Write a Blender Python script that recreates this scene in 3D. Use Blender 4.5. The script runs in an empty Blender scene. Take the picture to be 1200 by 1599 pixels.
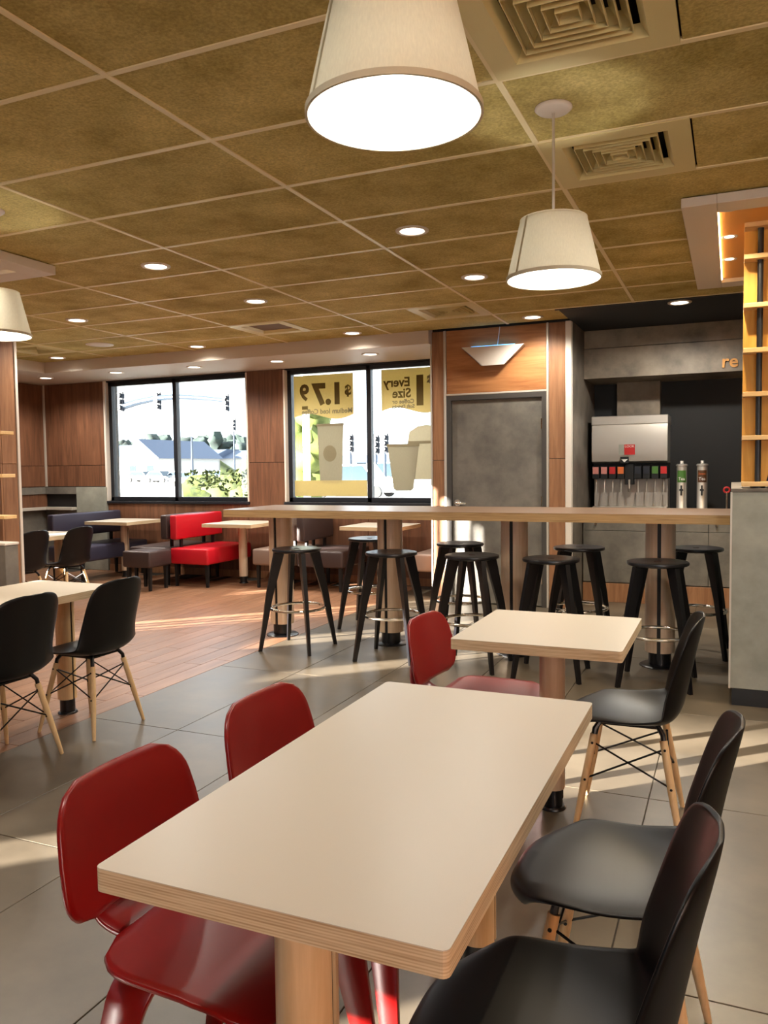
import bpy, bmesh, math, random
from mathutils import Vector, Matrix, noise
from math import pi, sin, cos, radians
random.seed(7)
S = bpy.context.scene
COL = S.collection

# ------------------------------------------------------------------ camera
CAMH = 1.3913
yaw, pitch, roll, FPX = .4094, .056, -.0125, 1253.6
fw = Vector((-sin(yaw)*cos(pitch), cos(yaw)*cos(pitch), -sin(pitch)))
rt = Vector((cos(yaw), sin(yaw), 0)); up = rt.cross(fw)
r2 = cos(roll)*rt + sin(roll)*up; u2 = -sin(roll)*rt + cos(roll)*up
cam = bpy.data.cameras.new('camera'); cam.sensor_fit = 'HORIZONTAL'; cam.sensor_width = 36
cam.lens = 36*FPX/1200; cam.clip_start = .02; cam.clip_end = 900
camo = bpy.data.objects.new('camera', cam); COL.objects.link(camo)
M = Matrix((r2, u2, -fw)).transposed().to_4x4(); M.translation = (0, 0, CAMH); camo.matrix_world = M
S.camera = camo

# ------------------------------------------------------------------ sky, sun, exposure
S.view_settings.view_transform = 'Standard'; S.view_settings.look = 'None'
S.view_settings.gamma = 1; S.view_settings.use_curve_mapping = False
S.view_settings.exposure = 0.54
S.cycles.use_denoising = True
S.cycles.max_bounces = 8; S.cycles.diffuse_bounces = 5; S.cycles.glossy_bounces = 4
S.cycles.transparent_max_bounces = 10; S.cycles.sample_clamp_indirect = 6
S.cycles.caustics_reflective = False; S.cycles.caustics_refractive = False
w = bpy.data.worlds.new('sky'); S.world = w; w.use_nodes = True
bg = w.node_tree.nodes['Background']; bg.inputs[0].default_value = (.80, .90, 1, 1); bg.inputs[1].default_value = 3.2
sun = bpy.data.lights.new('sun', 'SUN'); sun.energy = 70; sun.angle = radians(.5); sun.color = (1, .95, .86)
suno = bpy.data.objects.new('sun', sun); COL.objects.link(suno)
SUND = Vector((.72, .69, -.162)).normalized()
suno.rotation_euler = SUND.to_track_quat('-Z', 'Y').to_euler()
def portal(loc, rot, sx, sy):
    l = bpy.data.lights.new('window_portal', 'AREA'); l.shape = 'RECTANGLE'; l.size = sx; l.size_y = sy
    l.cycles.is_portal = True
    o = bpy.data.objects.new('window_portal', l); o.location = loc; o.rotation_euler = rot; COL.objects.link(o)
DOWN_W = 34.0      # each recessed downlight
PEND_W = 4.5       # each pendant bulb
WARM = (1, .94, .84)

# ------------------------------------------------------------------ materials
def lin(c): return tuple((v/12.92 if v <= .04045 else ((v+.055)/1.055)**2.4) for v in [x/255 for x in c])
def newmat(n):
    m = bpy.data.materials.new(n); m.use_nodes = True
    nt = m.node_tree; return m, nt, nt.nodes['Principled BSDF'], nt.nodes, nt.links
def plain(n, c, rough=.5, metal=0, spec=.5, bump=0, bscale=200, coat=0):
    m, nt, b, N, L = newmat(n)
    b.inputs['Base Color'].default_value = (*lin(c), 1); b.inputs['Roughness'].default_value = rough
    b.inputs['Metallic'].default_value = metal; b.inputs['Specular IOR Level'].default_value = spec
    b.inputs['Coat Weight'].default_value = coat; b.inputs['Coat Roughness'].default_value = .12
    tc = N.new('ShaderNodeTexCoord'); nz = N.new('ShaderNodeTexNoise'); nz.inputs['Scale'].default_value = bscale
    L.new(tc.outputs['Object'], nz.inputs['Vector'])
    mx = N.new('ShaderNodeMix'); mx.data_type = 'RGBA'; mx.blend_type = 'MULTIPLY'; mx.inputs[0].default_value = .06
    mx.inputs[6].default_value = (*lin(c), 1); L.new(nz.outputs['Fac'], mx.inputs[7]); L.new(mx.outputs[2], b.inputs['Base Color'])
    if bump:
        bp = N.new('ShaderNodeBump'); bp.inputs['Strength'].default_value = bump; bp.inputs['Distance'].default_value = .002
        L.new(nz.outputs['Fac'], bp.inputs['Height']); L.new(bp.outputs[0], b.inputs['Normal'])
    return m
def mottled(n, c1, c2, scale=3, rough=.4, bump=.1, spec=.5, vary=.0, detail=6, fine=0, world=False, rvar=0):
    """two colours mixed by cloudy noise; vary: brightness change from piece to piece"""
    m, nt, b, N, L = newmat(n)
    tc = N.new('ShaderNodeTexCoord'); src = tc.outputs['Object']
    if world:
        g = N.new('ShaderNodeNewGeometry'); src = g.outputs['Position']
    n1 = N.new('ShaderNodeTexNoise'); n1.inputs['Scale'].default_value = scale; n1.inputs['Detail'].default_value = detail
    n1.inputs['Roughness'].default_value = .62
    L.new(src, n1.inputs['Vector'])
    cr = N.new('ShaderNodeValToRGB'); cr.color_ramp.elements[0].position = .32; cr.color_ramp.elements[1].position = .68
    cr.color_ramp.elements[0].color = (*lin(c1), 1); cr.color_ramp.elements[1].color = (*lin(c2), 1)
    L.new(n1.outputs['Fac'], cr.inputs[0]); out = cr.outputs[0]
    h = n1.outputs['Fac']
    if fine:
        n2 = N.new('ShaderNodeTexNoise'); n2.inputs['Scale'].default_value = fine; n2.inputs['Detail'].default_value = 3
        L.new(src, n2.inputs['Vector']); h = n2.outputs['Fac']
        r2_ = N.new('ShaderNodeMapRange'); r2_.inputs[1].default_value = .3; r2_.inputs[2].default_value = .7
        r2_.inputs[3].default_value = .72; r2_.inputs[4].default_value = 1.12; L.new(n2.outputs['Fac'], r2_.inputs[0])
        mm = N.new('ShaderNodeMix'); mm.data_type = 'RGBA'; mm.blend_type = 'MULTIPLY'; mm.inputs[0].default_value = 1
        L.new(out, mm.inputs[6]); L.new(r2_.outputs[0], mm.inputs[7]); out = mm.outputs[2]
    if vary:
        oi = N.new('ShaderNodeObjectInfo'); mr = N.new('ShaderNodeMapRange')
        mr.inputs[3].default_value = 1-vary; mr.inputs[4].default_value = 1+vary
        L.new(oi.outputs['Random'], mr.inputs[0])
        mx = N.new('ShaderNodeMix'); mx.data_type = 'RGBA'; mx.blend_type = 'MULTIPLY'; mx.inputs[0].default_value = 1
        L.new(out, mx.inputs[6]); L.new(mr.outputs[0], mx.inputs[7]); out = mx.outputs[2]
    L.new(out, b.inputs['Base Color'])
    b.inputs['Roughness'].default_value = rough; b.inputs['Specular IOR Level'].default_value = spec
    if rvar:
        mr2 = N.new('ShaderNodeMapRange'); mr2.inputs[3].default_value = rough-rvar; mr2.inputs[4].default_value = rough+rvar
        L.new(n1.outputs['Fac'], mr2.inputs[0]); L.new(mr2.outputs[0], b.inputs['Roughness'])
    if bump:
        bp = N.new('ShaderNodeBump'); bp.inputs['Strength'].default_value = bump; bp.inputs['Distance'].default_value = .004
        L.new(h, bp.inputs['Height']); L.new(bp.outputs[0], b.inputs['Normal'])
    return m
def wood(n, c1, c2, axis=2, scale=1, rough=.45, spec=.4, vary=.06, stretch=14, bump=.06, coat=0):
    m, nt, b, N, L = newmat(n)
    g = N.new('ShaderNodeNewGeometry'); oi = N.new('ShaderNodeObjectInfo'); tc = N.new('ShaderNodeTexCoord')
    mp = N.new('ShaderNodeMapping'); sc = [stretch*scale]*3; sc[axis] = 1.0*scale; mp.inputs['Scale'].default_value = sc
    ad = N.new('ShaderNodeVectorMath'); ad.operation = 'ADD'
    ml = N.new('ShaderNodeMath'); ml.operation = 'MULTIPLY'; ml.inputs[1].default_value = 37
    L.new(oi.outputs['Random'], ml.inputs[0]); L.new(tc.outputs['Object'], ad.inputs[0]); L.new(ml.outputs[0], ad.inputs[1])
    L.new(ad.outputs[0], mp.inputs['Vector'])
    n1 = N.new('ShaderNodeTexNoise'); n1.inputs['Scale'].default_value = 1.6; n1.inputs['Detail'].default_value = 7
    n1.inputs['Roughness'].default_value = .65; n1.inputs['Distortion'].default_value = .6
    L.new(mp.outputs[0], n1.inputs['Vector'])
    cr = N.new('ShaderNodeValToRGB'); cr.color_ramp.elements[0].position = .3; cr.color_ramp.elements[1].position = .7
    cr.color_ramp.elements[0].color = (*lin(c1), 1); cr.color_ramp.elements[1].color = (*lin(c2), 1)
    L.new(n1.outputs['Fac'], cr.inputs[0])
    mr = N.new('ShaderNodeMapRange'); mr.inputs[3].default_value = 1-vary; mr.inputs[4].default_value = 1+vary
    L.new(oi.outputs['Random'], mr.inputs[0])
    mx = N.new('ShaderNodeMix'); mx.data_type = 'RGBA'; mx.blend_type = 'MULTIPLY'; mx.inputs[0].default_value = 1
    L.new(cr.outputs[0], mx.inputs[6]); L.new(mr.outputs[0], mx.inputs[7]); L.new(mx.outputs[2], b.inputs['Base Color'])
    b.inputs['Roughness'].default_value = rough; b.inputs['Specular IOR Level'].default_value = spec
    b.inputs['Coat Weight'].default_value = coat; b.inputs['Coat Roughness'].default_value = .15
    if bump:
        bp = N.new('ShaderNodeBump'); bp.inputs['Strength'].default_value = bump; bp.inputs['Distance'].default_value = .002
        L.new(n1.outputs['Fac'], bp.inputs['Height']); L.new(bp.outputs[0], b.inputs['Normal'])
    return m
def plyedge(n, base, dark, layers=420):
    """thin stacked veneers seen on the cut edge"""
    m, nt, b, N, L = newmat(n)
    tc = N.new('ShaderNodeTexCoord'); sp = N.new('ShaderNodeSeparateXYZ'); L.new(tc.outputs['Object'], sp.inputs[0])
    nz = N.new('ShaderNodeTexNoise'); mp = N.new('ShaderNodeMapping'); mp.inputs['Scale'].default_value = (6, 6, 160)
    nz.inputs['Scale'].default_value = 1; nz.inputs['Detail'].default_value = 4
    L.new(tc.outputs['Object'], mp.inputs[0]); L.new(mp.outputs[0], nz.inputs['Vector'])
    mu = N.new('ShaderNodeMath'); mu.operation = 'MULTIPLY'; mu.inputs[1].default_value = layers*2*pi/2
    L.new(sp.outputs['Z'], mu.inputs[0])
    sn = N.new('ShaderNodeMath'); sn.operation = 'SINE'; L.new(mu.outputs[0], sn.inputs[0])
    a = N.new('ShaderNodeMath'); a.operation = 'MULTIPLY_ADD'; a.inputs[1].default_value = .12; a.inputs[2].default_value = 0
    L.new(sn.outputs[0], a.inputs[0])
    s2 = N.new('ShaderNodeMath'); s2.operation = 'ADD'; L.new(a.outputs[0], s2.inputs[0]); L.new(nz.outputs['Fac'], s2.inputs[1])
    cr = N.new('ShaderNodeValToRGB'); cr.color_ramp.elements[0].position = .25; cr.color_ramp.elements[1].position = .62
    cr.color_ramp.elements[0].color = (*lin(dark), 1); cr.color_ramp.elements[1].color = (*lin(base), 1)
    L.new(s2.outputs[0], cr.inputs[0]); L.new(cr.outputs[0], b.inputs['Base Color']); b.inputs['Roughness'].default_value = .5
    return m
def emit(n, c, s):
    m, nt, b, N, L = newmat(n); b.inputs['Base Color'].default_value = (*c, 1)
    b.inputs['Emission Color'].default_value = (*c, 1); b.inputs['Emission Strength'].default_value = s; return m
def fabric(n, c, trans=.35):
    m, nt, b, N, L = newmat(n)
    tc = N.new('ShaderNodeTexCoord'); nz = N.new('ShaderNodeTexNoise'); nz.inputs['Scale'].default_value = 260
    mp = N.new('ShaderNodeMapping'); mp.inputs['Scale'].default_value = (1, 1, .15)
    L.new(tc.outputs['Object'], mp.inputs[0]); L.new(mp.outputs[0], nz.inputs['Vector'])
    mr = N.new('ShaderNodeMapRange'); mr.inputs[3].default_value = .9; mr.inputs[4].default_value = 1.08; L.new(nz.outputs['Fac'], mr.inputs[0])
    mx = N.new('ShaderNodeMix'); mx.data_type = 'RGBA'; mx.blend_type = 'MULTIPLY'; mx.inputs[0].default_value = 1
    mx.inputs[6].default_value = (*lin(c), 1); L.new(mr.outputs[0], mx.inputs[7])
    d = N.new('ShaderNodeBsdfDiffuse'); t = N.new('ShaderNodeBsdfTranslucent'); s = N.new('ShaderNodeMixShader'); s.inputs[0].default_value = trans
    L.new(mx.outputs[2], d.inputs[0]); L.new(mx.outputs[2], t.inputs[0]); L.new(d.outputs[0], s.inputs[1]); L.new(t.outputs[0], s.inputs[2])
    L.new(s.outputs[0], N['Material Output'].inputs[0]); N.remove(b); return m
def glassmat(n, tint=(1, 1, 1)):
    m, nt, b, N, L = newmat(n)
    t = N.new('ShaderNodeBsdfTransparent'); t.inputs[0].default_value = (*tint, 1)
    g = N.new('ShaderNodeBsdfGlossy'); g.inputs['Roughness'].default_value = .02
    f = N.new('ShaderNodeFresnel'); f.inputs[0].default_value = 1.45
    s = N.new('ShaderNodeMixShader'); L.new(f.outputs[0], s.inputs[0]); L.new(t.outputs[0], s.inputs[1]); L.new(g.outputs[0], s.inputs[2])
    L.new(s.outputs[0], N['Material Output'].inputs[0]); N.remove(b); return m
m_tile = mottled('floor_tile', (74, 65, 53), (101, 90, 75), 2.2, .36, .03, .5, .04, world=True, rvar=.06)
m_grout = plain('grout', (52, 46, 40), .8)
m_plank = wood('floor_plank', (116, 80, 58), (150, 110, 82), 1, 1, .38, .5, .10, 10, .04)
m_ceil = mottled('ceiling_fibre', (164, 146, 84), (212, 194, 130), 2.4, .95, .6, .1, .05, fine=95, world=True)
m_tee = plain('ceiling_tee', (232, 216, 172), .5)
m_vent = plain('vent_paint', (216, 202, 146), .45)
m_ventd = plain('vent_dark', (30, 24, 16), .9)
m_white = plain('white_paint', (218, 208, 196), .55)
m_soff = plain('soffit_paint', (206, 194, 180), .6)
m_panel = wood('wall_wood', (84, 54, 38), (124, 84, 60), 2, 1, .45, .4, .07, 12)
m_panelh = wood('wall_wood_pale', (140, 88, 50), (184, 128, 80), 0, 1, .45, .4, .04, 12)
m_panelp = wood('wall_wood_mid', (120, 82, 56), (162, 118, 84), 2, 1, .45, .4, .05, 12)
m_conc = mottled('concrete_laminate', (88, 84, 78), (124, 118, 108), 3.5, .5, .03, .4)
m_concl = mottled('pale_concrete_laminate', (128, 130, 120), (160, 160, 148), 3.5, .45, .03, .4)
m_concd = mottled('dark_concrete_laminate', (78, 72, 65), (126, 116, 104), 3, .5, .03, .4)
m_concm = mottled('bulkhead_laminate', (100, 90, 78), (156, 142, 124), 3, .5, .03, .4)
m_black = plain('matte_black', (10, 9, 9), .6)
m_blackceil = plain('black_paint', (8, 8, 8), .8)
m_frame = plain('black_aluminium', (24, 26, 32), .4)
m_alum = plain('aluminium_trim', (200, 192, 180), .35, .3)
m_doorfr = plain('door_frame_paint', (66, 62, 58), .45)
m_lam = plain('cream_laminate', (200, 190, 174), .32, 0, .5, .05, 500)
m_lam2 = wood('bar_laminate', (82, 60, 42), (116, 90, 64), 0, 1, .35, .5, .02, 16)
m_ply = plyedge('plywood_edge', (216, 194, 158), (174, 144, 108))
m_plyb = plyedge('bar_edge', (178, 146, 100), (138, 106, 68), 420)
m_birch = wood('birch_veneer', (204, 168, 122), (226, 194, 150), 2, 1.4, .38, .4, .03, 18)
m_birchp = wood('pale_birch_veneer', (196, 168, 138), (220, 194, 166), 2, 1.4, .4, .4, .03, 18)
m_beech = wood('beech', (200, 164, 116), (226, 194, 148), 2, 2, .45, .4, .04, 14)
m_shell = plain('black_plastic', (6, 6, 8), .40, 0, .28, .05, 600)
m_wire = plain('black_wire', (12, 10, 10), .4, .3)
m_red = plain('red_lacquer', (126, 9, 8), .32, 0, .5, .02, 60, .08)
m_stool = plain('black_lacquer', (14, 13, 16), .3, 0, .5, .05, 300)
m_chrome = plain('chrome', (232, 226, 214), .18, 1)
m_steel = plain('brushed_steel', (220, 214, 204), .38, .8)
m_steeld = plain('dull_steel', (190, 182, 172), .45, .7)
m_shade = fabric('lamp_shade_linen', (232, 226, 204), .45)
m_shadein = fabric('lamp_shade_lining', (250, 250, 250), .10)
m_bulb = emit('bulb_glow', (1, .97, .92), 5)
m_led = emit('downlight_glow', (1, .93, .80), 5)
m_cove = emit('cove_glow', (1, .72, .36), 9)
m_uv = emit('insect_tube_glow', (.10, .45, 1), 2.6)
m_vred = plain('red_vinyl', (196, 22, 38), .38, 0, .5, .1, 300)
m_vbrown = plain('brown_vinyl', (62, 48, 46), .42, 0, .5, .1, 300)
m_vnavy = plain('navy_vinyl', (52, 50, 66), .42, 0, .5, .1, 300)
m_vtaupe = plain('taupe_vinyl', (132, 112, 100), .45, 0, .5, .1, 300)
m_screen = wood('screen_ply', (206, 148, 60), (226, 172, 84), 2, 1.2, .5, .3, .03, 12)
m_screenp = wood('screen_ply_edge', (214, 176, 120), (232, 198, 146), 0, 1.2, .5, .3, .02, 12)
m_trayin = plain('tray_warm', (224, 160, 84), .5)
m_glass = glassmat('window_glass', (.97, .985, .98))
m_poster = fabric('poster_vinyl', (222, 206, 150), .5)
m_posterg = fabric('poster_cup_vinyl', (178, 172, 150), .5)
m_posterl = fabric('poster_cup_pale_vinyl', (206, 200, 176), .5)
m_ink = fabric('poster_ink', (136, 120, 76), .5)
m_inkl = fabric('poster_ink_faint', (160, 150, 122), .5)
m_asph = mottled('asphalt', (206, 204, 200), (222, 220, 214), .6, .9, 0)
m_hedge = mottled('hedge_leaf', (30, 44, 14), (84, 92, 30), 9, .8, .3, vary=.15)
m_tree = mottled('tree_leaf', (20, 30, 28), (44, 58, 52), .5, .9, .3, vary=.12)
m_yel = mottled('yellow_green_leaf', (56, 66, 18), (96, 104, 40), 3, .8, .3)
m_signal = plain('signal_grey', (16, 24, 36), .5)
m_pole = plain('galvanised_pole', (34, 46, 60), .5, .1)
m_bwall = plain('far_wall', (170, 168, 164), .8)
m_broof = plain('far_roof', (64, 76, 96), .7)
m_car1 = plain('car_paint_blue', (28, 52, 66), .3); m_car2 = plain('car_paint_white', (226, 226, 228), .3)
m_cglass = plain('car_glass', (40, 52, 62), .1); m_tyre = plain('tyre', (26, 26, 28), .8)
m_flower = mottled('purple_flower', (60, 50, 84), (96, 84, 120), 20, .8, .2)
m_rfl = plain('label_red', (190, 36, 34), .5); m_gfl = plain('label_green', (70, 112, 44), .5); m_bfl = plain('label_brown', (84, 52, 26), .5)
m_ofl = plain('label_orange', (214, 108, 50), .5); m_pfl = plain('label_pink', (204, 130, 120), .5); m_dfl = plain('label_dark', (30, 34, 44), .5)
m_wtxt = plain('white_print', (236, 232, 224), .5); m_gold = plain('bronze_letter', (190, 140, 80), .35, .6)

# ------------------------------------------------------------------ mesh helpers
def B(): return bmesh.new()
def box(bm, x0, y0, z0, x1, y1, z1, bev=0, seg=2, mat=None):
    g = bmesh.ops.create_cube(bm, size=1)['verts']
    for v in g:
        v.co = Vector(((x0+x1)/2+v.co.x*(x1-x0), (y0+y1)/2+v.co.y*(y1-y0), (z0+z1)/2+v.co.z*(z1-z0)))
    if bev:
        es = list({e for v in g for e in v.link_edges})
        r = bmesh.ops.bevel(bm, geom=es, offset=bev, segments=seg, affect='EDGES', profile=.5)
        g = list({v for f in r['faces'] for v in f.verts} | {v for v in g if v.is_valid})
    if mat is not None:
        for v in g: v.co = mat @ v.co
    return bm
def lathe(bm, prof, n=32, c=(0, 0), close=False):
    rows = []
    for r, z in prof:
        if r < 1e-6: rows.append([bm.verts.new((c[0], c[1], z))])
        else: rows.append([bm.verts.new((c[0]+r*cos(2*pi*i/n), c[1]+r*sin(2*pi*i/n), z)) for i in range(n)])
    for a, b in zip(rows, rows[1:]):
        for i in range(n):
            j = (i+1) % n
            if len(a) == 1 and len(b) == 1: continue
            if len(a) == 1: bm.faces.new((a[0], b[j], b[i]))
            elif len(b) == 1: bm.faces.new((a[i], a[j], b[0]))
            else: bm.faces.new((a[i], a[j], b[j], b[i]))
    return bm
def cyl(bm, x, y, z0, z1, r, n=24): return lathe(bm, [(0, z0), (r, z0), (r, z1), (0, z1)], n, (x, y))
def tube(bm, pts, r, n=8, r1=None, closed=False):
    pts = [Vector(p) for p in pts]; rings = []; N = len(pts); ref = None
    for i, p in enumerate(pts):
        if closed: d = pts[(i+1) % N]-pts[i-1]
        else: d = pts[min(i+1, N-1)]-pts[max(i-1, 0)]
        d.normalize()
        if ref is None: ref = Vector((0, 0, 1)) if abs(d.z) < .9 else Vector((1, 0, 0))
        a = ref-d*ref.dot(d); a.normalize(); ref = a; b = d.cross(a)
        rr = r if r1 is None else r+(r1-r)*i/(N-1)
        rings.append([bm.verts.new(p+a*rr*cos(2*pi*k/n)+b*rr*sin(2*pi*k/n)) for k in range(n)])
    for i in range(N if closed else N-1):
        A, C = rings[i], rings[(i+1) % N]
        for k in range(n): bm.faces.new((A[k], A[(k+1) % n], C[(k+1) % n], C[k]))
    if not closed:
        bm.faces.new(rings[0][::-1]); bm.faces.new(rings[-1])
    return bm
def prism(bm, poly, axis, a, b):
    """extrude a 2D polygon along an axis from a to b"""
    def P(u, v, t): return {'x': (t, u, v), 'y': (u, t, v), 'z': (u, v, t)}[axis]
    lo = [bm.verts.new(P(u, v, a)) for u, v in poly]; hi = [bm.verts.new(P(u, v, b)) for u, v in poly]
    bm.faces.new(lo); bm.faces.new(hi[::-1]); n = len(poly)
    for i in range(n): bm.faces.new((lo[i], hi[i], hi[(i+1) % n], lo[(i+1) % n]))
    return bm
def hexa(bm, lo, hi):
    """loft between two quads"""
    a = [bm.verts.new(p) for p in lo]; b = [bm.verts.new(p) for p in hi]
    bm.faces.new(a[::-1]); bm.faces.new(b)
    for i in range(4): bm.faces.new((a[i], a[(i+1) % 4], b[(i+1) % 4], b[i]))
    return bm
def blob(bm, c, r, sub=2, amp=.25, freq=1.5, seed=0, sq=(1, 1, 1)):
    g = bmesh.ops.create_icosphere(bm, subdivisions=sub, radius=1)['verts']
    for v in g:
        d = 1+amp*noise.noise(v.co*freq+Vector((seed, seed*1.7, 0)))*2
        v.co = Vector((c[0]+v.co.x*r*d*sq[0], c[1]+v.co.y*r*d*sq[1], c[2]+v.co.z*r*d*sq[2]))
    return bm
def mesh(name, bm, mat, smooth=False, ang=35):
    bmesh.ops.recalc_face_normals(bm, faces=bm.faces)
    me = bpy.data.meshes.new(name); bm.to_mesh(me); bm.free(); me.materials.append(mat)
    if smooth:
        me.polygons.foreach_set('use_smooth', [True]*len(me.polygons)); me.set_sharp_from_angle(angle=radians(ang))
    return me
def link(name, me, parent=None, loc=None, rz=0):
    o = bpy.data.objects.new(name, me); COL.objects.link(o)
    if parent: o.parent = parent
    if loc is not None: o.location = loc
    if rz: o.rotation_euler.z = rz
    return o
def obj(name, bm, mat, parent=None, smooth=False, ang=35, loc=None):
    return link(name, mesh(name, bm, mat, smooth, ang), parent, loc)
def tag(o, label, cat, group=None):
    o['label'] = label; o['category'] = cat
    if group: o['group'] = group
    return o
def thing(name, label, cat, loc=(0, 0, 0), rz=0, group=None):
    o = link(name, None, None, loc, rz); return tag(o, label, cat, group)
def struct(name, bm=None, mat=None, parent=None, smooth=False):
    o = obj(name, bm, mat, parent, smooth) if bm else link(name, None, parent)
    o['kind'] = 'structure'; return o
def copy_tree(o, parent=None):
    c = o.copy(); COL.objects.link(c); c.parent = parent
    for ch in list(o.children): copy_tree(ch, c)
    return c
def place(proto, used, loc, rz, label, group=None):
    o = proto if not used else copy_tree(proto)
    o.location = loc; o.rotation_euler.z = rz; o['label'] = label
    if group: o['group'] = group
    return o
def text(s, size, mat, parent, loc, rot, name='lettering', ext=.001, align='CENTER', bold=0, sx=1):
    c = bpy.data.curves.new(name, 'FONT'); c.body = s; c.size = size; c.extrude = ext; c.align_x = align; c.align_y = 'CENTER'
    c.offset = bold; c.resolution_u = 3
    t = bpy.data.objects.new('tmp', c); COL.objects.link(t)
    dg = bpy.context.evaluated_depsgraph_get(); me = bpy.data.meshes.new_from_object(t.evaluated_get(dg))
    bpy.data.objects.remove(t); bpy.data.curves.remove(c)
    me.materials.clear(); me.materials.append(mat)
    o = link(name, me, parent, loc); o.rotation_euler = rot; o.scale = (sx, 1, 1); return o
def inview(p, m=60):
    d = Vector(p)-Vector((0, 0, CAMH)); z = d.dot(fw)
    if z < .2: return False
    x = 600+FPX*d.dot(r2)/z; y = 799.5-FPX*d.dot(u2)/z
    return -m < x < 1200+m and -m < y < 1599+m

# ------------------------------------------------------------------ floor
XB = -3.313                 # where tile meets wood plank
fl = B(); box(fl, -9.3, -2.8, -.12, 3.2, 9.3, -.006); floor = struct('floor', fl, m_grout)
tx, ty = .602, 1.26
tm = B(); box(tm, -tx/2+.002, -ty/2+.002, -.012, tx/2-.002, ty/2-.002, 0, .0012, 1); tme = mesh('tile', tm, m_tile)
rest = B()
for i in range(-5, 6):
    for j in range(-5, 4):
        x = -.303+tx*(i+.5); y = 3.43+ty*(j+.5)
        if x > 3.0: continue
        pts = [(x+a*tx/2, y+b*ty/2, 0) for a in (-1, 0, 1) for b in (-1, 0, 1)]
        if any(inview(p) for p in pts): link('tile', tme, floor, (x, y, 0))
        else: box(rest, x-tx/2+.002, y-ty/2+.002, -.012, x+tx/2-.002, y+ty/2-.002, 0)
o = obj('tiles_out_of_sight', rest, m_tile, floor); o['kind'] = 'stuff'
pw, pl = .152, .95
pm = B(); box(pm, -pw/2+.0015, -pl/2+.0015, -.012, pw/2-.0015, pl/2-.0015, 0, .001, 1); pme = mesh('plank', pm, m_plank)
cand = []
for i in range(38):
    x = XB-pw*(i+.5); off = random.random()*pl
    for j in range(-1, 13):
        y = -2.6+off+pl*j
        if y+pl/2 > 9.2 or x < -9.1: continue
        cand.append((x, y))
vis = [c for c in cand if any(inview((c[0], c[1]+b*pl/2, 0), 10) for b in (-1, 0, 1))]
vis.sort(key=lambda c: c[0]**2+c[1]**2); near = set(vis[:290]); rest = B()
for c in cand:
    if c in near: link('plank', pme, floor, (c[0], c[1], 0))
    else: box(rest, c[0]-pw/2+.0015, c[1]-pl/2+.0015, -.012, c[0]+pw/2-.0015, c[1]+pl/2-.0015, 0)
o = obj('planks_far', rest, m_plank, floor); o['kind'] = 'stuff'

# ------------------------------------------------------------------ ceiling
ZC = 2.752; X0, Y0, CW, CD = -1.9945, 2.2364, 1.2192, .6096
YS, XS = 7.65, -7.95                                     # soffit edges
sl = B(); box(sl, -9.3, -2.8, 3.0, 3.2, 9.3, 3.12); ceiling = struct('ceiling', sl, m_ventd)
half_cells = {(1, 0): 'L', (1, 2): 'L', (-1, 7): 'R', (-2, 7): 'L', (-5, 7): 'R'}   # column (from X0), row: cell half taken by a vent
holes = [(-.26, 1.65, 4.5, 6.6), (-6.4, -4.10, 2.0, 4.1)]
tcache = {}
def ctile(x0, x1, y0, y1):
    if x1-x0 < .03 or y1-y0 < .03: return
    k = (round(x1-x0, 3), round(y1-y0, 3))
    if k not in tcache:
        b = B(); a, d = k; box(b, -a/2+.004, -d/2+.004, 0, a/2-.004, d/2-.004, .02, .002, 1); tcache[k] = mesh('ceiling_tile', b, m_ceil)
    link('ceiling_tile', tcache[k], ceiling, ((x0+x1)/2, (y0+y1)/2, ZC+.001))
for i in range(-6, 5):
    for j in range(-9, 10):
        x0, x1 = max(X0+CW*i, XS), min(X0+CW*(i+1), 3.0); y0, y1 = max(Y0+CD*j, -2.6), min(Y0+CD*(j+1), YS)
        if x1 <= x0 or y1 <= y0: continue
        ymax = 7.15 if x0 > -1.0 else YS
        y1 = min(y1, ymax)
        if y1 <= y0: continue
        h = half_cells.get((i, j)); xm = X0+CW*(i+.5)
        if h == 'L': ctile(xm, x1, y0, y1)
        elif h == 'R': ctile(x0, xm, y0, y1)
        elif i == 0 and j == 8: ctile(x0, x1, y0, min(y1, YS))
        else: ctile(x0, x1, y0, y1)
for i in range(-5, 5):
    x = X0+CW*i
    if x < XS or x > 3: continue
    b = B(); box(b, x-.012, -2.6, ZC-.004, x+.012, 7.15 if x > -1.0 else YS, ZC+.012); obj('main_runner', b, m_tee, ceiling)
for j in range(-7, 9):
    y = Y0+CD*j
    b = B(); box(b, XS, y-.012, ZC-.0035, 3.0 if y < 7.15 else -1.41, y+.012, ZC+.012); obj('cross_runner', b, m_tee, ceiling)
# plaster soffit in front of the windows and along the left wall
b = B(); box(b, -9.3, YS, 2.62, -2.81, 9.0, 3.0, .004, 1); struct('trim_1', b, m_soff)
b = B(); box(b, -9.3, -2.8, 2.62, XS, YS, 3.0, .004, 1); struct('trim_2', b, m_soff)
# black ceiling over the drink station
b = B(); box(b, -1.41, 7.15, 2.745, 3.2, 8.42, 2.80); struct('trim_3', b, m_blackceil)
b = B(); box(b, -1.44, 7.13, 2.742, 3.2, 7.15, 2.79); struct('trim_4', b, m_black)

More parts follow.
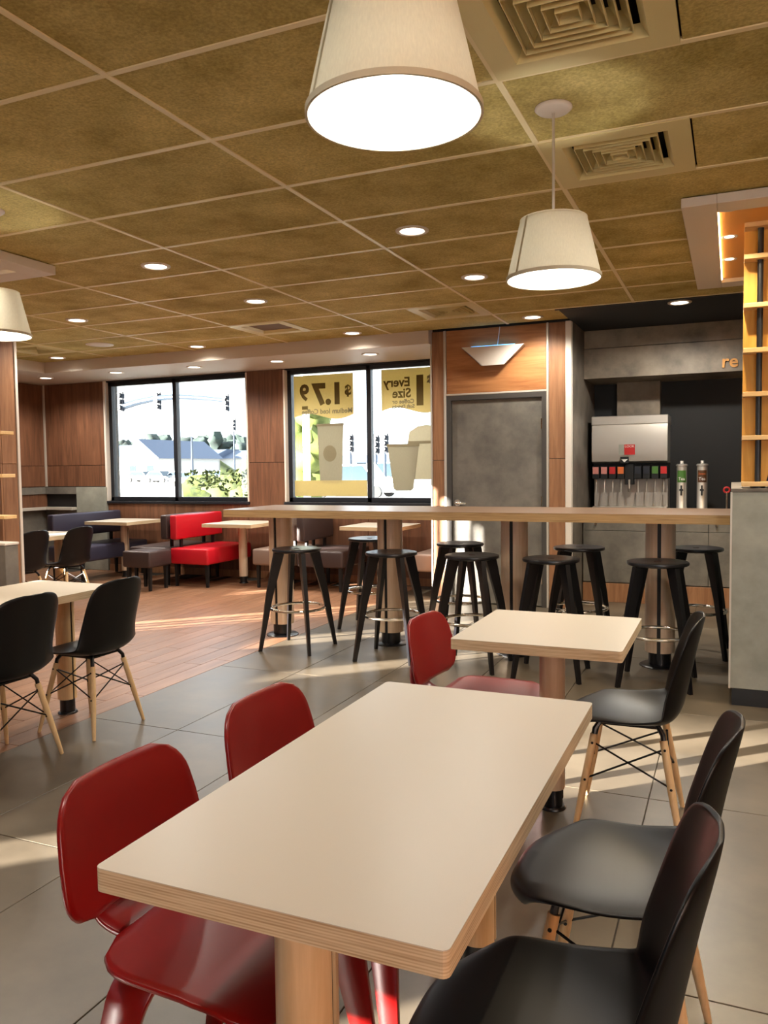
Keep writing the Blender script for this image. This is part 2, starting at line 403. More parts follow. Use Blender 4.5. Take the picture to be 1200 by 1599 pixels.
# ------------------------------------------------------------------ window wall
YW, YG = 8.70, 8.80
def panels(parent, spec, mat, axis='y', pos=YW, th=.02, name='panel'):
    for a0, a1, z0, z1 in spec:
        b = B(); g = .003
        if axis == 'y': box(b, a0+g, pos, z0+g, a1-g, pos+th, z1-g, .0015, 1)
        else: box(b, pos-th, a0+g, z0+g, pos, a1-g, z1-g, .0015, 1)
        obj(name, b, mat, parent)
def wallpieces(b, y0, y1, x0, x1, z0, z1, openings):
    """solid wall in boxes with rectangular openings (sorted along x)"""
    x = x0
    for (a, c, e, f) in openings:
        box(b, x, y0, z0, a, y1, z1); box(b, a, y0, z0, c, y1, e); box(b, a, y0, f, c, y1, z1); x = c
    box(b, x, y0, z0, x1, y1, z1)
W1 = (-7.955, -5.665, .97, 2.605); W2 = (-5.10, -2.86, .97, 2.605)
b = B(); wallpieces(b, YW+.02, 8.95, -9.3, -2.6, -.1, 3.0, [W1, W2]); wf = struct('wall_far', b, m_black)
panels(wf, [(-5.665, -5.10, 0, 1.466), (-5.665, -5.10, 1.466, 2.62),
            (-9.09, -7.955, 1.17, 1.466), (-9.09, -7.955, 1.466, 2.62),
            (-7.955, -6.81, 0, .95), (-6.81, -5.665, 0, .95), (-5.10, -3.98, 0, .95), (-3.98, -2.82, 0, .95)], m_panel)
panels(wf, [(-8.50, -7.955, 0, 1.165)], m_concl, pos=YW-.03, th=.05, name='concrete_panel')
panels(wf, [(-9.09, -8.50, 1.06, 1.165), (-9.09, -8.50, 0, .84)], m_conc, pos=YW-.02, th=.04, name='concrete_panel')
b = B(); box(b, -9.09, YW-.12, .84, -8.5, YW, .88, .003, 1); obj('ledge', b, m_alum, wf)
b = B(); box(b, -5.66, YW-.012, 0, -2.82, YW, .09); box(b, -7.95, YW-.012, 0, -5.66, YW, .09); struct('baseboard_far', b, m_panelp)
def window(idx, x0, x1, z0, z1, y, mull):
    wn = struct('window_%d' % idx)
    t = .055
    def bar(n, *a, m=m_frame): b = B(); box(b, *a, .004, 1); obj(n, b, m, wn)
    bar('frame_head', x0, y-.03, z1-t, x1, y+.05, z1); bar('frame_sill', x0, y-.03, z0, x1, y+.05, z0+t)
    bar('frame_jamb', x0, y-.03, z0, x0+t, y+.05, z1); bar('frame_jamb', x1-t, y-.03, z0, x1, y+.05, z1)
    xs = [x0+t]
    for mx in mull: bar('mullion', mx-.03, y-.03, z0, mx+.03, y+.05, z1); xs += [mx-.03, mx+.03]
    xs.append(x1-t)
    for a, c in zip(xs[::2], xs[1::2]):
        b = B(); box(b, a, y+.004, z0+t, c, y+.010, z1-t); obj('pane', b, m_glass, wn)
    # reveal lining and stool
    bar('reveal', x0-.02, YW-.005, z0, x0+.004, y-.03, z1, m=m_white); bar('reveal', x1-.004, YW-.005, z0, x1+.02, y-.03, z1, m=m_white)
    bar('window_stool', x0-.03, YW-.02, z0-.035, x1+.03, y-.03, z0, m=m_frame)
    portal(((x0+x1)/2, y+.12, (z0+z1)/2), (radians(-90), 0, 0), x1-x0, z1-z0)
window(1, *W1, YG, [-6.835]); window(2, *W2, YG, [-3.99])
# white corner strip and metal strip
b = B(); box(b, -7.975, YW-.012, .97, -7.945, YW+.03, 2.62); struct('trim_5', b, m_white)
b = B(); box(b, -9.1, YW-.02, 1.17, -9.06, YW+.01, 2.62); struct('trim_6', b, m_alum)

# ------------------------------------------------------------------ left wall (unseen slots cut in it to shape the sun bands) and back wall
# openings given as y0,y1,z0,z1
def ly_(n): return (-6.314-n)/.72          # wall position of a band of sun
LW = [(ly_(-5.08), ly_(-5.36), 1.42, 1.95), (ly_(-6.08), ly_(-6.45), 1.27, 1.62)]
LW += [(ly_(a), ly_(c), .9, h) for a, c, h in ((-7.05, -7.10, 2.12), (-7.10, -7.16, 2.23), (-7.16, -7.25, 2.32), (-7.25, -7.38, 2.41), (-7.38, -7.48, 2.52), (-7.48, -7.66, 2.62), (-8.78, -9.08, 1.75))]  # stepped heads shape the sun patch on the door wall
b = B(); x0, x1 = -9.2, -9.1; y = -2.7
for (a, c, e, f) in LW:
    box(b, x0, y, -.1, x1, a, 3); box(b, x0, a, -.1, x1, c, e); box(b, x0, a, f, x1, c, 3); y = c
box(b, x0, y, -.1, x1, 9.0, 3); wl = struct('wall_left', b, m_panel)
panels(wl, [(y0_, y0_+.8, 1.466, 2.62) for y0_ in (5.49, 6.29, 7.09, 7.89)] + [(y0_, y0_+.8, 1.17, 1.466) for y0_ in (5.49, 6.29, 7.09, 7.89)], m_panel, 'x', -9.085)
panels(wl, [(6.29, 8.69, .0, .84), (6.29, 8.69, 1.06, 1.165)], m_conc, 'x', -9.085, name='concrete_panel')
b = B(); box(b, -9.1, 6.8, .84, -8.98, 8.58, .88, .003, 1); obj('ledge', b, m_alum, wl)
for (a, c, e, f) in LW: portal((-9.25, (a+c)/2, (e+f)/2), (0, radians(-90), 0), f-e, c-a)
def bslot(n0, n1, e, f): return ((n0-1.944)/.69, (n1-1.872)/.69, e, f)
BW = [bslot(-3.66, -2.80, 1.36, 1.70), bslot(-1.86, -1.58, .7, 1.13), (.4, 2.9, .7, 2.6)]  # first two are unseen slots added to place bands of sun
SL = bslot(-3.26, -3.06, .9, 1.30)       # low slit under the first opening, added for a thin strip of sun
b = B(); a, c, e, f = BW[0]; box(b, a, -2.7, -.1, SL[0], -2.6, e); box(b, SL[1], -2.7, -.1, c, -2.6, e); box(b, SL[0], -2.7, -.1, SL[1], -2.6, SL[2]); box(b, SL[0], -2.7, SL[3], SL[1], -2.6, e)
box(b, -9.3, -2.7, -.1, a, -2.6, 3); box(b, a, -2.7, f, c, -2.6, 3)
wallpieces(b, -2.7, -2.6, c, 3.2, -.1, 3.0, BW[1:]); struct('wall_back', b, m_panelp)
for (a, c, e, f) in BW: portal(((a+c)/2, -2.75, (e+f)/2), (radians(90), 0, 0), c-a, f-e)
b = B(); box(b, 3.0, -2.8, -.1, 3.2, 9.3, 3); struct('wall_right', b, m_panelp)

# ------------------------------------------------------------------ door wall
YD = 7.75
b = B(); box(b, -2.815, YD+.02, -.1, -2.66, 9.0, 3.0); box(b, -1.64, YD+.02, -.1, -1.42, 9.0, 3.0); box(b, -2.66, YD+.02, 2.115, -1.64, 9.0, 3.0)
box(b, -2.66, YD+.12, 0, -1.64, 9.0, 2.115); wd = struct('wall_door', b, m_black)
panels(wd, [(-2.815, -2.685, 0, 1.451), (-2.815, -2.685, 1.451, 2.75), (-1.625, -1.462, 0, 1.451), (-1.625, -1.462, 1.451, 2.75)], m_panelp, pos=YD)
panels(wd, [(-2.66, -1.645, 2.115, 2.75)], m_panelh, pos=YD)
b = B(); box(b, -2.835, YD+.02, 0, -2.815, 8.7, 2.75); obj('side_panel', b, m_panelp, wd)
for i, (x0, x1, z0, z1) in enumerate([(-2.686, -2.66, 0, 2.75), (-1.645, -1.624, 0, 2.75), (-2.66, -1.645, 2.098, 2.116), (-2.83, -2.812, 0, 2.75)]):
    b = B(); box(b, x0, YD-.008, z0, x1, YD+.025, z1, .003, 1); struct('trim_%d' % (7+i), b, m_alum)
b = B(); box(b, -1.462, YD-.012, 0, -1.405, YD+.06, 2.75, .003, 1); struct('trim_11', b, m_white)
dr = struct('door_1')
b = B(); box(b, -2.66, YD-.005, 0, -2.61, YD+.06, 2.10); box(b, -1.69, YD-.005, 0, -1.645, YD+.06, 2.10); box(b, -2.61, YD-.005, 2.05, -1.69, YD+.06, 2.10)
obj('door_frame', b, m_doorfr, dr)
b = B(); box(b, -2.607, YD+.015, .01, -1.693, YD+.055, 2.047, .002, 1); leaf = obj('door_leaf', b, m_conc, dr)
b = B(); tube(b, [(-2.545, YD+.014, 1.02), (-2.545, YD-.012, 1.02)], .034, 20); obj('rose', b, m_chrome, leaf, True)
b = B(); tube(b, [(-2.545, YD-.005, 1.02), (-2.545, YD-.05, 1.02), (-2.53, YD-.058, 1.02), (-2.44, YD-.058, 1.015)], .010, 10); obj('lever_handle', b, m_chrome, leaf, True)
for z in (.28, 1.04, 1.79):
    b = B(); cyl(b, -1.691, YD-.006, z-.05, z+.05, .008, 10); box(b, -1.70, YD-.004, z-.048, -1.682, YD+.016, z+.048); obj('hinge', b, m_chrome, dr)

# ------------------------------------------------------------------ drink station recess
b = B(); box(b, -1.44, YD+.06, -.1, -1.40, 9.1, 2.75); struct('wall_recess', b, m_concd)
b = B(); box(b, -1.5, 9.1, -.1, 3.2, 9.3, 3.0); struct('wall_station', b, m_black)
b = B(); box(b, -1.40, 8.40, 2.26, 3.0, 9.1, 2.56, .003, 1); bh = struct('wall_bulkhead', b, m_concm)
b = B(); box(b, -1.40, 8.415, 2.565, 3.0, 9.1, 2.75, .003, 1); obj('upper_panel', b, m_concm, bh)
text('re', .17, m_gold, bh, (-.03, 8.388, 2.352), (radians(90), 0, 0), 'lettering', .008, 'CENTER', .003)
b = B(); box(b, -1.14, 8.93, 1.5, -.70, 9.1, 2.26, .003, 1); struct('trim_12', b, m_concm)
# counter
ct = thing('drink_counter', 'grey concrete-look drink counter with a wood plinth behind the bar stools', 'counter', (.8, 8.3, 0))
for x0, x1 in ((-2.19, -1.0), (-1.0, .1), (.1, 1.3), (1.3, 2.19)):
    b = B(); box(b, x0+.002, 0, .20, x1-.002, .02, .72, .002, 1); obj('lower_panel', b, m_conc, ct)
    b = B(); box(b, x0+.002, .004, .724, x1-.002, .024, .86, .002, 1); obj('upper_panel', b, m_conc, ct)
b = B(); box(b, -2.19, .02, 0, 2.19, .78, .86); obj('body', b, m_black, ct)
b = B(); box(b, -2.19, -.006, 0, 2.19, .02, .19, .002, 1); obj('plinth', b, m_panelp, ct)
b = B(); box(b, -2.19, -.02, .86, 2.19, .795, .90, .004, 1); obj('worktop', b, m_concd, ct)
for x in (-2.06, -.62, -.93):
    b = B(); tube(b, [(x, .0, .79), (x, -.02, .79)], .012, 12); obj('lock', b, m_chrome, ct, True)
# soda fountain
sf = thing('drink_dispenser', 'stainless steel drink dispenser with coloured flavour tabs under its hood', 'drink machine', (-.97, 8.6, .90))
b = B(); prof = [(-.0, .50), (-.035, .52), (-.05, .60), (-.05, .80), (-.035, .90), (0, .905), (.38, .905), (.38, .50)]
prism(b, prof, 'x', -.372, .372); o = obj('hood', b, m_steel, sf, True, 40)
b = B(); box(b, -.378, -.045, .895, .378, .39, .985, .006, 1); obj('hood_cap', b, m_steel, sf)
b = B(); box(b, -.37, .06, .34, .37, .38, .50); obj('valve_bay', b, m_black, sf)
b = B(); box(b, -.37, .10, .0, .37, .38, .34, .004, 1); obj('splash_panel', b, m_steeld, sf)
b = B(); box(b, -.372, -.02, 0, .372, .10, .05, .004, 1); obj('drip_tray', b, m_steeld, sf)
cards = [m_pfl, m_pfl, m_rfl, m_ofl, None, m_dfl, m_dfl, m_gfl, m_rfl]
for k, cm in enumerate(cards):
    x = -.335+k*.084
    if cm is None:
        b = B(); box(b, x-.045, -.02, .28, x+.045, .06, .49, .004, 1); ic = obj('ice_chute', b, m_black, sf)
        b = B(); tube(b, [(x, -.02, .33), (x, -.03, .24), (x, -.01, .21)], .012, 8); obj('ice_lever', b, m_steeld, ic, True)
        continue
    b = B(); box(b, x-.036, -.03, .34, x+.036, .06, .47, .004, 1); v = obj('valve', b, m_black, sf)
    b = B(); box(b, x-.030, -.034, .39, x+.030, -.030, .462); obj('flavour_card', b, cm, v)
    b = B(); tube(b, [(x, .02, .34), (x, .0, .27), (x, -.012, .20)], .008, 8); box(b, x-.012, -.022, .175, x+.012, -.006, .20); obj('lever', b, m_steeld, v, True)
b = B(); box(b, -.10, -.056, .585, .02, -.052, .69); st = obj('sticker', b, m_concl, sf)
b = B(); box(b, -.045, -.059, .585, .06, -.053, .69); o = obj('sticker', b, m_rfl, sf); o['label'] = 'red sticker reading LOOK'
text('LOOK', .034, m_wtxt, o, (.008, -.060, .67), (radians(90), 0, 0))
b = B(); box(b, -.085, -.058, .50, -.0, -.05, .565); o = obj('arrow_sticker', b, m_black, sf)
b = B(); prism(b, [(-.075, .54), (-.01, .54), (-.0425, .508)], 'y', -.061, -.058); obj('arrow', b, m_wtxt, o)
# tea urns
def urn(x, cm, s1, label):
    t = thing('tea_dispenser', label, 'tea urn', (x, 8.62, .90), 0, 'tea urns on the drink counter')
    b = B(); lathe(b, [(0, 0), (.056, 0), (.056, .02), (.05, .03), (.05, .46), (.056, .465), (.056, .475), (.046, .485), (0, .487)], 28); obj('body', b, m_steel, t, True)
    b = B(); cyl(b, 0, 0, .484, .515, .016, 14); obj('lid_knob', b, m_wtxt, t, True)
    b = B()
    n = 14; A = [bmv for bmv in ()]
    lo = []; hi = []
    for i in range(n+1):
        a = -pi/2-.9+1.8*i/n; lo.append(b.verts.new((.0515*cos(a), .0515*sin(a), .30))); hi.append(b.verts.new((.0515*cos(a), .0515*sin(a), .42)))
    for i in range(n): b.faces.new((lo[i], lo[i+1], hi[i+1], hi[i]))
    lb = obj('label_band', b, cm, t, True)
    text('Tea', .042, m_wtxt, lb, (0, -.0585, .335), (radians(90), 0, 0))
    if s1: text(s1, .026, m_ofl, lb, (0, -.0565, .385), (radians(90), 0, 0))
    b = B(); tube(b, [(0, -.05, .23), (0, -.085, .23)], .010, 8); box(b, -.008, -.095, .17, .008, -.078, .27); box(b, -.018, -.097, .215, .018, -.08, .235); obj('tap', b, m_black, t)
urn(-.463, m_gfl, None, 'steel tea urn with a green Tea label beside the drink dispenser')
urn(-.272, m_bfl, 'Sweet', 'steel tea urn with a brown Sweet Tea label right of the green one')
t = thing('water_tap', 'slim chrome tap with a ring top at the right end of the counter', 'tap', (-.045, 8.55, .90))
b = B(); cyl(b, 0, 0, 0, .20, .010, 10); obj('stem', b, m_chrome, t, True)
b = B(); tube(b, [(.026*cos(a), 0, .225+.026*sin(a)) for a in [2*pi*i/16 for i in range(16)]], .009, 8, closed=True); obj('ring', b, m_rfl, t, True)
# insect light above the door
t = thing('insect_light', 'white trapezoid insect light with blue tubes above the grey door', 'insect light', (-2.16, YD, 2.37))
b = B(); prism(b, [(-.305, .19), (.315, .185), (.12, 0), (-.095, 0)], 'y', -.085, -.075); obj('front_panel', b, m_white, t)
b = B(); prism(b, [(-.29, .175), (.30, .17), (.11, .015), (-.085, .015)], 'y', -.02, -.002); obj('back_plate', b, m_steeld, t)
for s in (-1, 1):
    b = B(); hexa(b, [(s*.10-.01, -.08, 0), (s*.10-.01, -.002, .012), (s*.10+.01, -.002, .012), (s*.10+.01, -.08, 0)], [(s*.30, -.08, .188), (s*.29, -.002, .175), (s*.31, -.002, .175), (s*.312, -.08, .188)]); obj('side_panel', b, m_steeld, t)
for yy, zz in ((-.03, .175), (-.052, .182)):
    b = B(); tube(b, [(-.22, yy, zz), (.22, yy, zz)], .014, 10); obj('tube', b, m_uv, t, True)
b = B(); tube(b, [(.035, -.01, .19), (.045, -.008, .26), (.06, -.008, .375)], .005, 6); obj('cord', b, m_white, t)

# ------------------------------------------------------------------ half wall at right, screen, pillar, left screen
b = B(); box(b, 0, 4.955, .10, 3.0, 6.55, 1.225, .003, 1); hw = struct('wall_half', b, m_concl)
b = B(); box(b, .012, 4.967, 0, 3.0, 6.54, .10); struct('baseboard_half', b, m_black)
b = B(); box(b, -.004, 4.951, 1.225, 3.0, 6.55, 1.245, .002, 1); struct('trim_13', b, m_concd)
b = B(); box(b, -.006, 4.949, .10, .004, 4.959, 1.225); struct('trim_14', b, m_alum)
sc_ = thing('slat_screen', 'tall folded plywood screen on a black pole on the grey half wall', 'screen', (.05, 5.0, 1.245))
zs = [.022, .285, .53, .775, 1.025, 1.295, 1.47]
for k, z in enumerate(zs):
    b = B(); box(b, 0, 0, z-.012, .95, .20, z+.014, .002, 1); obj('shelf', b, m_screenp, sc_)
for k in range(6):
    z0, z1 = zs[k]+.014, zs[k+1]-.012
    for q in range(3):
        xa = .0+.32*q; d = .05 if k % 2 else -.0
        b = B(); lo = .19-(.0 if k % 2 else .06); hi_ = .19-(.06 if k % 2 else .0)
        hexa(b, [(xa, .10, z0), (xa+lo, .10, z0), (xa+lo, .118, z0), (xa, .118, z0)], [(xa, .10, z1), (xa+hi_, .10, z1), (xa+hi_, .118, z1), (xa, .118, z1)])
        obj('slat_panel', b, m_screen, sc_)
b = B(); tube(b, [(.085, .055, 0), (.085, .055, 1.48)], .016, 12); obj('pole', b, m_frame, sc_, True)
b = B(); cyl(b, .085, .055, 0, .012, .04, 16); obj('pole_foot', b, m_frame, sc_, True)
# timber pillar at left
b = B(); box(b, -6.7, 5.17, -.01, -5.93, 5.36, 3.0); pl_ = struct('wall_pillar', b, m_panelp)
for z0, z1 in ((0, 1.46), (1.46, 2.752)):
    b = B(); box(b, -6.7, 5.15, z0+.002, -5.91, 5.17, z1-.002, .0015, 1); obj('panel', b, m_panelp, pl_)
    b = B(); box(b, -5.93, 5.172, z0+.002, -5.91, 5.33, z1-.002, .0015, 1); obj('panel', b, m_panelp, pl_)
b = B(); box(b, -5.93, 5.335, 0, -5.90, 5.365, 2.752, .003, 1); struct('trim_15', b, m_white)
# low partition with plywood shelves at the left edge of the view
t = thing('low_partition', 'low grey partition with a white cap and plywood slats at the left edge', 'partition', (-5.30, 4.40, 0))
b = B(); box(b, -.06, -.06, 0, .335, .06, .84, .003, 1); obj('panel', b, m_conc, t)
b = B(); box(b, -.065, -.065, .84, .34, .065, .86, .003, 1); obj('cap', b, m_white, t)
for z in (1.05, 1.36, 1.68):
    b = B(); box(b, -.06, -.06, z-.012, .335, .06, z+.014, .002, 1); obj('slat', b, m_screenp, t)
b = B(); tube(b, [(.03, 0, .86), (.03, 0, 2.75)], .016, 10); obj('pole', b, m_frame, t, True)
# ceiling trays
def tray(x0, x1, y0, y1, ins, zb, lights, minner, label):
    t = thing('ceiling_tray', label, 'ceiling panel', ((x0+x1)/2, (y0+y1)/2, zb))
    cx, cy = (x0+x1)/2, (y0+y1)/2; a, c = (x1-x0)/2, (y1-y0)/2
    def bx(n, m, *p):
        b = B(); box(b, *p, .003, 1); return obj(n, b, m, t)
    H = ZC-zb-.004
    bx('border', m_white, -a, -c, 0, -a+ins, c, H); bx('border', m_white, a-ins, -c, 0, a, c, H)
    bx('border', m_white, -a+ins, -c, 0, a-ins, -c+ins, H); bx('border', m_white, -a+ins, c-ins, 0, a-ins, c, H)
    bx('inner_panel', minner, -a+ins-.01, -c+ins-.01, .028, a-ins+.01, c-ins+.01, H)
    for xx in (-a+ins+.004, a-ins-.004): bx('led_strip', m_cove, xx-.004, -c+ins+.03, .012, xx+.004, c-ins-.03, .020)
    HF = H; H = .028+.012
    for (lx, ly) in lights:
        b = B(); lathe(b, [(.028, H-.013), (.045, H-.016), (.048, H-.013)], 20, (lx-cx, ly-cy)); d = obj('spot_trim', b, m_white, t, True)
        b = B(); lathe(b, [(0, H-.0135), (.028, H-.0135)], 20, (lx-cx, ly-cy)); obj('lens', b, m_led, d)
        l = bpy.data.lights.new('spot_lamp', 'SPOT'); l.energy = 40; l.color = (1, .80, .52); l.spot_size = radians(140); l.spot_blend = .6; l.shadow_soft_size = .02
        o = bpy.data.objects.new('spot_lamp', l); o.parent = t; o.location = (lx-cx, ly-cy, H-.03); COL.objects.link(o)
tray(-.255, 1.75, 4.47, 6.6, .17, 2.70, [(-.03, 4.69+.57*k) for k in range(3)]+[(.9, 4.69+.57*k) for k in range(3)], m_trayin, 'white framed ceiling tray glowing orange with three small spots at right')
tray(-6.4, -4.13, 1.9, 4.1, .17, 2.69, [(-4.6, 2.6), (-4.6, 3.2)], m_white, 'white framed ceiling tray over the left tables')

# ------------------------------------------------------------------ ceiling fittings
# downlights
dl = thing('ceiling_downlight', '', 'downlight', (0, 0, 0), 0, None)
b = B(); lathe(b, [(.070, 0), (.072, -.006), (.088, -.008), (.096, -.004), (.097, .002)], 36); obj('trim_ring', b, m_white, dl, True, 60)
b = B(); lathe(b, [(0, -.001), (.071, -.001)], 36); obj('lens', b, m_led, dl)
DL = [(-1.71, 4.40, ZC, 'recessed downlight between the large shade and the small hanging lamp'),
      (-3.55, 4.40, ZC, 'recessed downlight at upper left, nearest the white ceiling tray'),
      (-3.57, 5.66, ZC, 'recessed downlight in the middle of the ceiling, left of centre'),
      (-1.72, 5.66, ZC, 'recessed downlight just left of the small hanging lamp shade'),
      (-1.70, 7.41, ZC, 'recessed downlight close to the wood wall above the door'),
      (-.42, 7.28, 2.744, 'recessed downlight set in the black ceiling over the drink station'),
      (-5.45, 5.64, ZC, 'recessed downlight above the timber pillar at left'),
      (-3.55, 7.43, ZC, 'recessed downlight near the soffit above the poster window'),
      (-5.46, 7.43, ZC, 'recessed downlight near the soffit above the left window'),
      (-7.46, 7.38, ZC, 'recessed downlight in the far left corner of the tiled ceiling'),
      (-8.32, 8.02, 2.62, 'soffit downlight nearest the left corner'),
      (-7.12, 8.00, 2.62, 'soffit downlight above the left edge of the left window'),
      (-5.95, 8.03, 2.62, 'soffit downlight above the right pane of the left window'),
      (-4.81, 8.05, 2.62, 'soffit downlight above the wood pier between the windows'),
      (-3.63, 8.04, 2.62, 'soffit downlight above the poster window mullion'),
      (-3.55, 2.9, ZC, 'recessed downlight above the left dining table, out of frame'),  # from here on: unseen lamps added to brighten the room
      (-1.7, .6, ZC, 'recessed downlight over the front table, out of frame'),
      (.6, 2.9, ZC, 'recessed downlight above the right aisle, out of frame'), (1.9, 3.6, ZC, 'recessed downlight by the right wall, out of frame')]
for i, (x, y, z, lab) in enumerate(DL):
    o = dl if i == 0 else copy_tree(dl)
    o.location = (x, y, z-.001); o['label'] = lab; o['group'] = 'recessed ceiling downlights'
    l = bpy.data.lights.new('downlight_lamp', 'SPOT'); l.energy = DOWN_W*(2.6 if z == 2.744 else 1); l.color = WARM; l.spot_size = radians(172 if z == 2.744 else 150); l.spot_blend = .4 if z == 2.744 else .7; l.shadow_soft_size = .06
    lo_ = bpy.data.objects.new('downlight_lamp', l); lo_.parent = o; lo_.location = (0, 0, -.02); COL.objects.link(lo_)
# speaker disc
t = thing('ceiling_speaker', 'round white ceiling speaker near the left soffit corner', 'speaker', (-6.29, 6.83, ZC))
b = B(); lathe(b, [(0, -.008), (.10, -.009), (.125, -.006), (.13, 0)], 36); obj('grille', b, m_white, t, True, 60)
b = B(); lathe(b, [(.126, -.008), (.145, -.006), (.147, 0)], 36); obj('rim', b, m_white, t, True, 60)
# square diffusers
def diffuser(x0, y0, label, dark=False):
    cx, cy = x0+.3048, y0+.3048
    t = thing('ceiling_vent', label, 'vent', (cx, cy, ZC), 0, None)
    def ring(b, s0, s1, z0, z1, th=.0):
        q = lambda s, z: [b.verts.new((a*s, c*s, z)) for a, c in ((-1, -1), (1, -1), (1, 1), (-1, 1))]
        A, C = q(s0, z0), q(s1, z1)
        for i in range(4): b.faces.new((A[i], A[(i+1) % 4], C[(i+1) % 4], C[i]))
    b = B(); ring(b, .302, .302, .01, -.006); ring(b, .302, .215, -.006, -.006); ring(b, .215, .19, -.006, .03); obj('frame', b, m_vent, t)
    b = B(); box(b, -.25, -.25, .10, .25, .25, .11); obj('duct', b, m_ventd, t)
    if dark:
        b = B(); box(b, -.215, -.215, .02, .215, .215, .03); obj('return_grille', b, plain('vent_brown', (110, 82, 50), .7), t)
    else:
        for s in (.172, .138, .104, .070, .036):
            b = B(); ring(b, s, s, -.004, .012); ring(b, s, s-.034, .012, .055); ring(b, s-.003, s-.003, .012, -.004); ring(b, s, s-.003, -.004, -.004)
            obj('louver', b, m_vent, t)
diffuser(-.7753, 2.2364, 'large square air diffuser at the top edge beside the big lamp shade')
diffuser(-.7753, 2.2364+2*CD, 'square air diffuser behind the rod of the small hanging lamp')
diffuser(X0-.6096, Y0+7*CD, 'square air diffuser near the wood wall by the door')
diffuser(X0-2*CW, Y0+7*CD, 'plain brown return vent above the left window', True)
diffuser(X0-5*CW+.6096, Y0+7*CD, 'square air diffuser at the far left beside the pillar')
# pendants
pd = thing('pendant_lamp', '', 'pendant lamp', (0, 0, 0), 0, None)
b = B(); lathe(b, [(0, 0), (.07, 0), (.071, -.006), (.06, -.016), (.012, -.022), (0, -.023)], 32); obj('canopy', b, m_white, pd, True, 60)
b = B(); cyl(b, 0, 0, -.44, -.02, .0055, 10); obj('rod', b, m_alum, pd, True)
b = B(); lathe(b, [(.127, -.422), (.180, -.647)], 64); sh = obj('shade', b, m_shade, pd, True)
b = B(); lathe(b, [(.1245, -.424), (.1775, -.646)], 64); obj('lining', b, m_shadein, sh, True)
b = B(); lathe(b, [(.1815, -.636), (.1815, -.649), (.176, -.649), (.176, -.643)], 64); obj('rim', b, plain('rim_tape', (206, 198, 172), .8), sh, True)
b = B(); lathe(b, [(.128, -.428), (.128, -.419), (.123, -.419)], 64); obj('rim', b, m_shade, sh, True)
a0 = radians(-128); sv = []
b = B()
for k in range(5):
    r_ = .1283+(.1815-.1283)*k/4; z_ = -.422-.225*k/4
    sv.append([b.verts.new((r_*cos(a0+d/r_*.15), r_*sin(a0+d/r_*.15), z_)) for d in (-.04, .04)])
for p, q in zip(sv, sv[1:]): b.faces.new((p[0], p[1], q[1], q[0]))
obj('seam', b, plain('seam_tape', (196, 184, 150), .8), sh)
b = B(); cyl(b, 0, 0, -.50, -.44, .02, 14); obj('socket', b, m_white, pd, True)
for k in range(3):
    a = 2*pi*k/3; b = B(); tube(b, [(0, 0, -.44), (.125*cos(a), .125*sin(a), -.426)], .003, 6); obj('spider_arm', b, m_alum, pd)
b = B(); blob(b, (0, 0, -.55), .034, 3, 0, sq=(1, 1, 1.25)); obj('bulb', b, m_bulb, pd, True, 80)
for i, (x, y, lab) in enumerate([(-.64, 1.552, 'large white drum lamp shade hanging over the front table'),
                                 (-.64, 3.147, 'smaller looking white drum lamp hanging over the small table'),
                                 (-3.56, 3.10, 'white drum lamp shade cut off by the left edge')]):
    o = pd if i == 0 else copy_tree(pd)
    o.location = (x, y, ZC); o['label'] = lab; o['group'] = 'drum pendant lamps'
    l = bpy.data.lights.new('pendant_bulb_lamp', 'POINT'); l.energy = PEND_W; l.color = (1, .97, .93); l.shadow_soft_size = .04
    lo_ = bpy.data.objects.new('pendant_bulb_lamp', l); lo_.parent = o; lo_.location = (0, 0, -.61); COL.objects.link(lo_)

# ------------------------------------------------------------------ tables
def rbox(bm, x0, y0, z0, x1, y1, z1, r=.012, n=4):
    pts = []
    for (cx, cy, a) in ((x1-r, y1-r, 0), (x0+r, y1-r, 90), (x0+r, y0+r, 180), (x1-r, y0+r, 270)):
        for k in range(n+1):
            t_ = radians(a+90*k/n); pts.append((cx+r*cos(t_), cy+r*sin(t_)))
    return prism(bm, pts, 'z', z0, z1)
def half_shell(bm, R, sgn, z0, z1, gap, axis, n=14):
    """D-shaped wooden half of a column; slot plane normal to axis"""
    pts = []
    for k in range(n+1):
        a = -pi/2+pi*k/n
        u, v = R*cos(a), R*sin(a)
        p = (sgn*(u*.92+gap), v)
        pts.append(p if axis == 'x' else (p[1], p[0]))
    return prism(bm, pts, 'z', z0, z1)
def column(parent, x, y, R, z0, z1, foot_r, foot_h, mat, axis, disc=None):
    gap = R*.13
    b = B()
    if axis == 'x': box(b, x-gap, y-R*.88, foot_h*.5, x+gap, y+R*.88, z1)
    else: box(b, x-R*.88, y-gap, foot_h*.5, x+R*.88, y+gap, z1)
    cyl(b, x, y, z1-.02, z1, R*.8, 24); lg = obj('leg', b, m_black, parent)
    for s in (-1, 1):
        b = B(); half_shell(b, R, s, z0, z1-.022, gap, axis)
        for v in b.verts: v.co.x += x; v.co.y += y
        obj('wood_shell', b, mat, lg, True, 50)
    b = B(); cyl(b, x, y, 0, foot_h, foot_r, 24)
    if disc: lathe(b, [(0, .012), (disc*.9, .012), (disc, .004), (disc, 0)], 36, (x, y))
    obj('foot', b, m_stool, lg, True)
